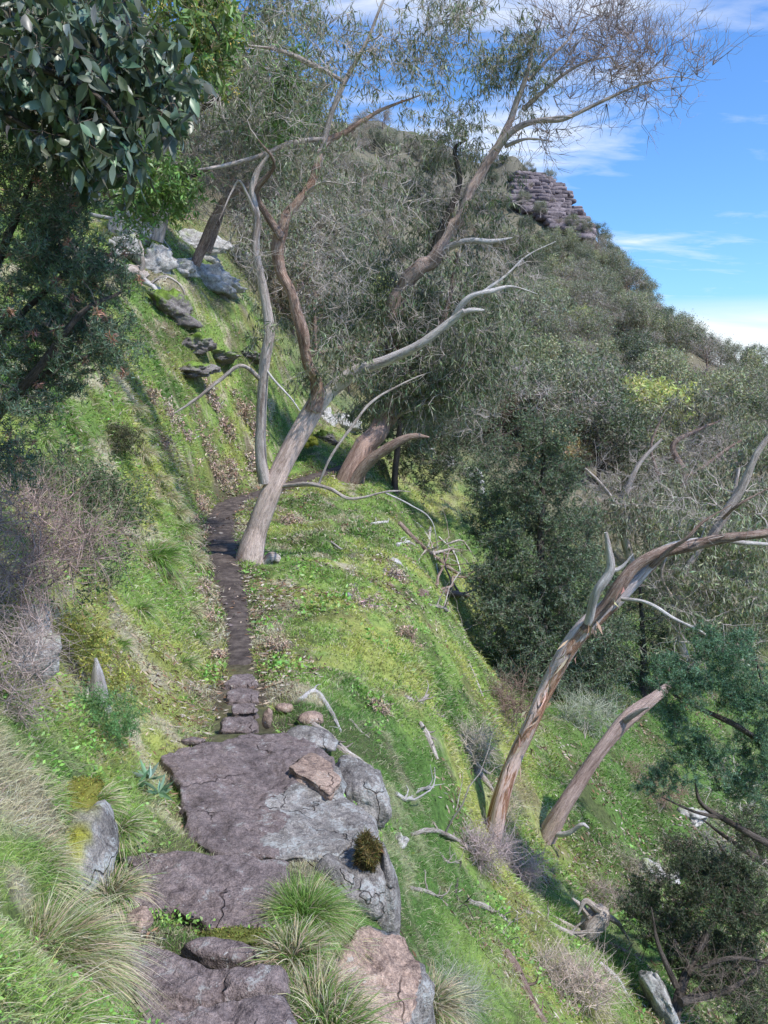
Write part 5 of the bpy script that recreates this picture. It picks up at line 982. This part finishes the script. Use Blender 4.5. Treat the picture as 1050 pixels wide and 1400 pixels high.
# ---------------------------------------------------------------- right foreground shrubs
def tufty(label, base, limbs, blobs, seed, col, L, W, per, tw, n, leafm='needle', twc=(.2, .16, .14), spread=.8, name='wattle_shrub', bare=(), cat='shrub', part='foliage', up=.3):
    t = Tree(name, label, cat, base, seed, twigcol=twc)
    for tp, rd in limbs: t.limb(P(*tp), rd, 'stem', 'bark_dark', 8, .2)
    E, D = t.reach(blobs, bow=.2, rmin=.003, k=.006, maxr=.02); T = t.sprays(E, D, n, tw, tw*.012, spread, .0, up); t.hang(T, per, L, W, col, down=-.3, spread=.8, v=.3)
    if bare: E, D = t.reach(list(bare), bow=.3, rmin=.003, k=.006, maxr=.02); t.sprays(E, D, 7, tw*1.5, tw*.012, .8, 0, .1, .3)
    return t.done(leafm, part)
tufty('teal feathery wattle shrub entering from the right edge', at(1130, 1150, 7), [(((1130, 1150, 7), (1060, 1155, 6.9), (1000, 1125, 6.8), (960, 1100, 6.8), (950, 1070, 6.8)), [.05, .04, .03, .02, .008]), (((1120, 1150, 7), (1080, 1050, 7), (1020, 1000, 6.9), (960, 970, 6.8), (920, 950, 6.8)), [.05, .04, .03, .02, .008]), (((1080, 1050, 7), (1050, 960, 7), (1030, 890, 7)), [.03, .02, .008]), (((985, 1118, 6.8), (950, 1110, 6.7), (905, 1090, 6.7)), [.02, .014, .005])],
      [blob(1000, 890, 7, 50, 26, .4, 40), blob(940, 930, 6.9, 56, 28, .4, 44), blob(1020, 950, 7, 50, 40, .5, 50), blob(1040, 1020, 7, 40, 40, .5, 36), blob(925, 985, 6.8, 24, 16, .2, 10), blob(955, 1040, 6.8, 46, 34, .35, 30), blob(1020, 1080, 6.9, 50, 30, .4, 26), blob(900, 1070, 6.8, 24, 20, .25, 10)], 71, (.15, .26, .17), .035, .006, 34, .14, 9)
yb3 = 6.4
tufty('dark dense shrub with black branches at the bottom right corner', at(960, 1390, 6.0), [(((920, 1400, 6.0), (935, 1340, 6.2), (965, 1280, 6.4), (990, 1230, 6.5)), [.05, .045, .035, .01]), (((930, 1370, 6.0), (1000, 1350, 6.2), (1060, 1300, 6.4)), [.04, .03, .01]), (((925, 1350, 6.1), (900, 1290, 6.3), (890, 1240, 6.4)), [.03, .02, .008]), (((940, 1330, 6.2), (1000, 1310, 6.2), (1070, 1320, 6.2)), [.03, .02, .01])],
      [blob(960, 1210, 6.7, 70, 34, .5, 60), blob(1020, 1240, 6.6, 50, 50, .5, 50), blob(900, 1250, 6.7, 50, 36, .4, 36), blob(1000, 1330, 6.4, 60, 50, .5, 56), blob(940, 1300, 6.5, 50, 40, .4, 30)], 72, (.095, .125, .075), .038, .008, 26, .2, 9, name='dark_shrub', bare=[blob(970, 1330, 6.1, 80, 50, .4, 30)])
tufty('dark bush in the shade below the teal feathery shrub', at(1040, 1260, 8.5), [(((1040, 1260, 8.5), (1010, 1200, 8.5), (980, 1150, 8.6)), [.05, .035, .01])], [blob(1030, 1150, 8.6, 40, 34, .5, 34), blob(940, 1165, 8.8, 40, 24, .4, 24), blob(1040, 1400, 6.6, 40, 40, .4, 26)], 74, (.10, .13, .08), .04, .009, 18, .25, 9, name='dark_shrub')
tufty('grey dead branched shrub behind the dark corner shrub', at(1060, 1190, 9), [(((1060, 1190, 9), (1000, 1150, 9), (960, 1120, 9)), [.05, .03, .01])], [blob(1000, 1170, 9, 60, 30, .5, 10)], 73, (.3, .33, .2), .04, .008, 4, .3, 8, name='dead_shrub', twc=(.6, .54, .5), bare=[blob(1000, 1170, 9, 60, 36, .6, 36), blob(1010, 1080, 9.5, 50, 30, .6, 16)])
def gb(px, py, rx, ry, h, n): p = hit(px, py)[0][0]; k = p[1]*1.1/FOC; return (p+[0, 0, h*.6], (rx*k, ry*k*1.2, h*.6), n)
for k, (px, py, rx, ry, h, n, lb, c) in enumerate([(655, 1180, 45, 20, .22, 60, 'purple brown twiggy brush below the foot of the stripped gum', (.50, .40, .39)), (715, 1205, 40, 24, .24, 56, 'purple brown twiggy brush left of the weathered root stump', (.48, .38, .37)), (690, 1175, 30, 16, .2, 30, 'thin brush between the two leaning trunks', (.5, .43, .38)),
        (790, 1370, 50, 34, .25, 70, 'pale dry brush at the bottom right of the picture', (.62, .50, .43)), (740, 1330, 40, 20, .15, 30, 'low dry brush left of the pale dry brush', (.58, .48, .4)), (650, 1040, 34, 26, .3, 46, 'dead brush heap on the edge above the stripped gum', (.58, .5, .42)), (620, 1390, 34, 20, .14, 40, 'grey green brush at the bottom edge right of the pinkish boulder', (.36, .38, .3)),
        (690, 1120, 16, 24, .3, 26, 'straw coloured dry stalks at the foot of the stripped gum', (.62, .54, .40)), (825, 1240, 40, 20, .25, 40, 'brown brush around the weathered root stump', (.42, .34, .3)), (870, 1200, 40, 30, .3, 30, 'thin brown brush left of the cream rocks', (.42, .36, .28)),
        (800, 1000, 40, 24, .6, 50, 'grey green brush at the base of the conical gully tree', (.42, .44, .34)), (700, 985, 30, 34, .5, 46, 'dark rusty brush in the gully behind the stripped gum', (.28, .20, .16)), (870, 1060, 50, 30, .3, 26, 'scattered brown brush on the shaded slope', (.4, .3, .22)), (900, 1100, 40, 20, .4, 40, 'reddish brown brush beneath the teal shrub', (.38, .24, .2))]):
    b_ = gb(px, py, rx, ry, h, n); brush(lb, hit(px, py+ry*.5)[0][0]-[0, 0, .03], [b_], 300+k, c, h*.9+.06, 9, name='twiggy_brush', k=.006, rmin=.002, stems=4, tr=.009)
# dead bracken clumps
bc = [(495, 830, 30, 22, .3), (380, 888, 16, 16, .2), (395, 717, 16, 10, .3), (540, 790, 20, 10, .2), (555, 870, 26, 14, .15), 
      (280, 610, 26, 16, .35), (250, 590, 24, 12, .3), (310, 590, 20, 14, .3), (220, 610, 16, 10, .3), (230, 570, 14, 8, .3), (300, 655, 20, 10, .4), (318, 650, 14, 10, .4), (345, 640, 12, 10, .4), (272, 690, 8, 20, .3), (268, 730, 8, 20, .3), (275, 810, 8, 16, .25), (280, 845, 9, 16, .2), (330, 560, 16, 12, .4), (290, 550, 14, 8, .3), (120, 690, 20, 14, .2), (205, 545, 14, 8, .3), (350, 595, 10, 12, .4), (520, 970, 20, 10, .1), (300, 900, 8, 8, .1)]
for k, (px, py, rx, ry, h) in enumerate(bc):
    p = hit(px, py)[0][0]; r = np.random.default_rng(400+k); kx = p[1]*1.1/FOC; n = 60; g = Geo()
    B = r.normal(0, .28, (n, 3))*[rx*kx, ry*kx*2, 0]; B[:, 2] = height_fast(p[0]+B[:, 0], p[1]+B[:, 1])-p[2]
    T = batch_twigs(g, B, r.normal(0, .8, (n, 3))+[0, 0, .9], h*r.uniform(.5, 1.2, n), .006, vary((.44, .34, .27), n), 5, h*.4, .3, r)
    q = T[r.integers(0, n, n*12), r.integers(1, 5, n*12)]; leaves(g, q, r.normal(0, 1, (n*12, 3))+[0, 0, -.5], r.uniform(.03, .09, n*12)*max(.6, p[1]/14), .02*max(.6, p[1]/14), vary((.46, .36, .27) if k % 3 else (.50, .40, .34), n*12, .3), .3, r)
    link('dead_bracken', g.mesh('dead_bracken', [M['twig']]), None, 'clump of collapsed rust brown bracken on the grass slope', 'bracken', 'clumps of dead bracken', loc=p)
# fallen branches
def stick(px, rad, label, m='dead', side=(), lift=.5, name='fallen_branch', seed=0):
    x, y = np.array(px, float).T; p, ok = hit(x, y); p = p+np.array([0, 0, rad[0]*lift]); base = p[0].copy(); g = Geo(); n = max(12, len(px)*6)
    q = smooth_line(p, n); q += .25*rad[0]*np.stack([fbm(q*3+j, 3, seed+j) for j in range(3)], -1); rr = np.interp(np.linspace(0, 1, n), np.linspace(0, 1, len(rad)), rad); tube(g, q, rr, 9, (1, 1, 1), .25, seed)
    r = np.random.default_rng(seed+5); ns = 5; ii = r.integers(n//4, n-1, ns); L_ = np.linalg.norm(p[-1]-p[0])
    for i in ii:
        d = nrm(q[min(i+1, n-1)]-q[i-1])+r.normal(0, .7, 3); d[2] = abs(d[2])*.6; e = q[i]+nrm(d)*L_*r.uniform(.08, .28); tube(g, curve_between(q[i], e, 7, .3, r), np.linspace(rr[i]*.5, rr[i]*.1, 7), 5, (1, 1, 1))
    o = link(name, g.mesh(name, [M[m]], True, base), None, label, 'branch', loc=base)
S = [([(548, 700), (575, 722), (590, 745), (600, 790)], [.03, .035, .03, .01], 'thin pale branch lying over the gully edge above the long fallen branch', 'bark_white'),
 ([(610, 745), (632, 740), (650, 765)], [.03, .03, .01], 'short grey branch against the conical tree', 'dead'),
 ([(560, 745), (590, 758), (622, 752), (640, 770)], [.04, .045, .04, .015], 'forked grey branch crossing the long fallen branch', 'dead'),
 ([(480, 985), (492, 1000), (505, 1010)], [.012, .012, .004], 'thin twig above the grey lichened boulder', 'dead'),
 ([(600, 1165), (612, 1178), (628, 1182)], [.012, .012, .004], 'short twig below the long thin pale branch', 'dead'),
 ([(560, 1215), (590, 1222), (612, 1240)], [.012, .014, .006], 'thin stick on the grass right of the narrow grey rock', 'dead'),
 ([(410, 958), (430, 946), (445, 962), (458, 985), (466, 1000)], [.018, .022, .018, .008], 'pale forked branch lying above the brown triangular stone', 'bark_white'),
 ([(428, 992), (450, 1010), (475, 1033), (500, 1046)], [.02, .03, .032, .012], 'curved brown branch resting behind the grey lichened boulder', 'dead'),
 ([(498, 1048), (512, 1056), (522, 1078)], [.014, .012, .005], 'short thin branch right of the grey lichened boulder', 'dead'),
 ([(574, 988), (584, 1008), (598, 1040)], [.02, .04, .015], 'thick pale stick on the slope above the dead brush heap', 'dead'),
 ([(556, 955), (574, 962), (588, 948)], [.025, .03, .012], 'short forked stick high on the middle of the slope', 'dead'),
 ([(588, 965), (600, 978), (612, 982)], [.012, .012, .004], 'thin twig right of the short forked stick', 'dead'),
 ([(541, 1087), (556, 1094), (572, 1080), (592, 1077)], [.018, .02, .018, .008], 'small pale branch right of the grey lichened boulder on the grass', 'bark_white'),
 ([(562, 1142), (592, 1137), (622, 1148), (655, 1168), (700, 1192)], [.012, .02, .018, .015, .006], 'long thin pale branch crossing the slope to the purple brush', 'dead'),
 ([(625, 1003), (640, 1028), (662, 1055), (692, 1065)], [.02, .025, .02, .006], 'grey stick fallen across the dead brush heap', 'dead'),
 ([(650, 1055), (662, 1068), (674, 1084)], [.05, .045, .02], 'thick short grey log beside the stripped gum', 'dead'),
 ([(630, 1178), (623, 1215), (628, 1240), (634, 1262)], [.01, .014, .012, .006], 'dark thin curved stick right of the hanging moss', 'bark_dark'),
 ([(640, 1233), (668, 1243), (690, 1258), (712, 1272)], [.02, .024, .018, .006], 'brown branch on the grass below the purple brush', 'dead'),
 ([(690, 1303), (705, 1325), (722, 1362), (745, 1402)], [.03, .032, .026, .018], 'dark gnarled branch running down to the bottom edge', 'bark_red'),
 ([(690, 1240), (688, 1275), (702, 1305), (698, 1345)], [.008, .01, .01, .006], 'thin pale stick crossing the dark gnarled branch', 'dead'),
 ([(820, 1318), (845, 1342), (866, 1378)], [.018, .02, .008], 'pale curved branch behind the pale dry brush', 'bark_white'),
 ([(720, 1248), (760, 1268), (795, 1285)], [.016, .028, .035], 'branch leading into the weathered root stump', 'dead'),
 ([(545, 716), (568, 740), (600, 766), (636, 792)], [.06, .08, .075, .03], 'long fallen branch in the gully left of the conical tree', 'bark_red'),
 ([(575, 815), (605, 812), (640, 818)], [.08, .10, .07], 'dark log in the gully below the long fallen branch', 'bark_red'),
 ([(588, 720), (586, 745), (572, 768)], [.05, .04, .015], 'upright broken branch in the gully', 'dead'),
 ([(600, 735), (622, 760), (634, 800)], [.03, .03, .01], 'thin pale branch beside the long fallen branch', 'bark_white'),
 ([(585, 828), (612, 838), (640, 868)], [.03, .03, .01], 'thin grey branch below the dark log', 'dead'),
 ([(508, 718), (530, 715)], [.05, .04], 'pale short log on the grass crest beyond the path', 'bark_white'),
 ([(543, 747), (558, 743)], [.05, .04], 'pale short chunk of wood on the crest of the slope', 'bark_white'),
 ([(120, 292), (165, 300), (205, 310), (235, 345)], [.05, .06, .05, .02], 'long white fallen branch on the bright green upper slope', 'bark_white'),
 ([(100, 358), (140, 366), (175, 376), (200, 386)], [.2, .2, .17, .14], 'thick dead log projecting over the rock ledge', 'dead'),
 ([(150, 255), (162, 272), (176, 290)], [.04, .05, .02], 'short white branch above the long white branch', 'bark_white'),
 ([(205, 300), (225, 292), (262, 296)], [.09, .12, .05], 'broken brown branch at the ridge of the left slope', 'bark_red'),
 ([(640, 905), (655, 940), (668, 965), (690, 975)], [.02, .02, .015, .006], 'thin stick on the dark gully edge', 'dead'),
 ([(452, 742), (468, 752), (478, 745)], [.02, .02, .01], 'small twig on the grass right of the big leaning gum', 'dead'),
 ([(830, 1290), (860, 1305), (900, 1330)], [.02, .025, .01], 'brown branch left of the tall pale pointed rock', 'bark_red')]
for k, (a_, b_, c_, d_) in enumerate(S): stick(a_, b_, c_, d_, seed=500+k*3)
# weathered root stump, lower right
bp = hit(800, 1285)[0][0]; yk = bp[1]; t = Tree('root_stump', 'grey weathered root stump with swirling grain on the lower right slope', 'stump', bp, 64)
t.limb(P((798, 1288, yk), (806, 1268, yk), (818, 1252, yk+.05), (826, 1240, yk+.1)), [.05, .10, .12, .06], 'trunk', 'dead', 16, .35, 30)
for tp in [((800, 1280, yk), (775, 1265, yk-.05), (752, 1250, yk)), ((812, 1262, yk), (795, 1240, yk), (782, 1228, yk)), ((800, 1285, yk), (802, 1310, yk-.2), (796, 1330, yk-.3)), ((820, 1250, yk), (845, 1262, yk+.1), (860, 1285, yk)), ((818, 1245, yk), (800, 1232, yk), (790, 1250, yk-.05))]:
    t.limb(P(*tp), [.04, .028, .008], 'root', 'dead', 8, .4)
t.done()
t = Tree('hollow_stump', 'small broken hollow stump at the foot of the big leaning gum', 'stump', hit(368, 772)[0][0], 65); yk = hit(368, 772)[0][0][1]
for tp in [((350, 768, yk), (362, 770, yk), (376, 776, yk)), ((362, 775, yk), (372, 764, yk), (382, 768, yk)), ((356, 764, yk), (345, 760, yk), (338, 765, yk))]: t.limb(P(*tp), [.07, .09, .05], 'root', 'dead', 10, .5)
t.done()
# thin stems and twisted twigs at the end of the dead log
t = Tree('dead_twigs', 'twisted dead twigs hanging from the end of the thick dead log', 'branch', at(200, 384, 22), 66, twigcol=(.6, .55, .52)); t.limb(P((196, 384, 22), (212, 396, 22), (218, 425, 22)), [.09, .06, .02], 'limb', 'bark_white', 8, .3)
t.limb(P((205, 388, 22), (225, 378, 22), (248, 392, 22), (256, 420, 22)), [.05, .035, .03, .01], 'limb', 'dead', 7, .2); E, D = t.reach([blob(215, 400, 22, 28, 30, .4, 12)]); t.sprays(E, D, 4, .5, .012, .8, .1); t.done()
# ---------------------------------------------------------------- rock cliff near the summit
g = Geo(); D0, F0 = ICO[3]; r = np.random.default_rng(9); cpoly = [(705, 240), (738, 238), (765, 250), (790, 290), (812, 318), (800, 330), (765, 318), (735, 300), (705, 285)]
SEGV, SEGF = ICO[3]
for py in np.arange(236, 334, 5.0):
    for px in np.arange(698, 815, 8.5):
        if not pip(cpoly, np.array([px]), np.array([py]))[0]: continue
        qx, qy = px+r.uniform(-4, 4), py+r.uniform(-1.2, 1.2); h_, ok = hit(qx, qy+3); Yc = h_[0][1]+.9+1.2*float(fbm(np.array([px*.05, py*.09, 0.]), 3, 7)) if ok[0] and 120 < h_[0][1] < 230 else 999
        if Yc > 900: continue
        c = at(qx, qy, min(Yc, 190)+r.uniform(-1.2, .6)); V = np.sign(D0)*np.abs(D0)**.38*np.array([r.uniform(.9, 1.9), 2.6, r.uniform(.42, .62)])
        V = V*(1+.16*fbm(V*.9+px, 3, 3)[:, None]); a = r.uniform(-.25, .25); V = V@np.array([[math.cos(a), math.sin(a), 0], [-math.sin(a), math.cos(a), 0], [0, 0, 1]]); V[:, 2] -= .06*V[:, 0]
        g.add(V+c, F0, np.ones(3)*r.uniform(.5, 1.1)*np.array([1, .96, .98]))
cb = g.V[0].mean(0); link('cliff', g.mesh('cliff', [M['rock_cliff']], False, cb), None, 'layered purple grey rock cliff just below the summit of the hill', 'cliff', loc=cb)
for px, py, s_ in [(722, 262, .35), (752, 282, .3), (778, 318, .4), (735, 300, .4), (795, 325, .4), (760, 312, .35), (712, 285, .4), (745, 252, .3)]:
    q, ok = hit(px, py)
    if ok[0]: plant('brown' if s_ < .4 else 'gum', q[0]-[0, 2.5, 0], s_*1.3, px, group='shrubs growing on the cliff', label='small shrub growing on the ledges of the cliff')
for px, py, Y in [(815, 325, 160), (770, 350, 150), (775, 425, 120), (745, 455, 95), (760, 462, 95)]:
    q, ok = hit(px, py)
    if ok[0]: boulder('boulder', (0, 0, 0), (5 if Y > 130 else 3, 4, 2.2), 'rock_cliff', {815: 'rounded boulder at the foot of the cliff on the skyline', 770: 'pale rock outcrop among trees below the cliff', 775: 'bare pinkish rock patch halfway down the wooded hill', 745: 'left bare rock slab in the clearing on the hill', 760: 'right bare rock slab in the clearing on the hill'}[px], seed=px, pos=q[0], strata=6, facets=9, rough=.2)
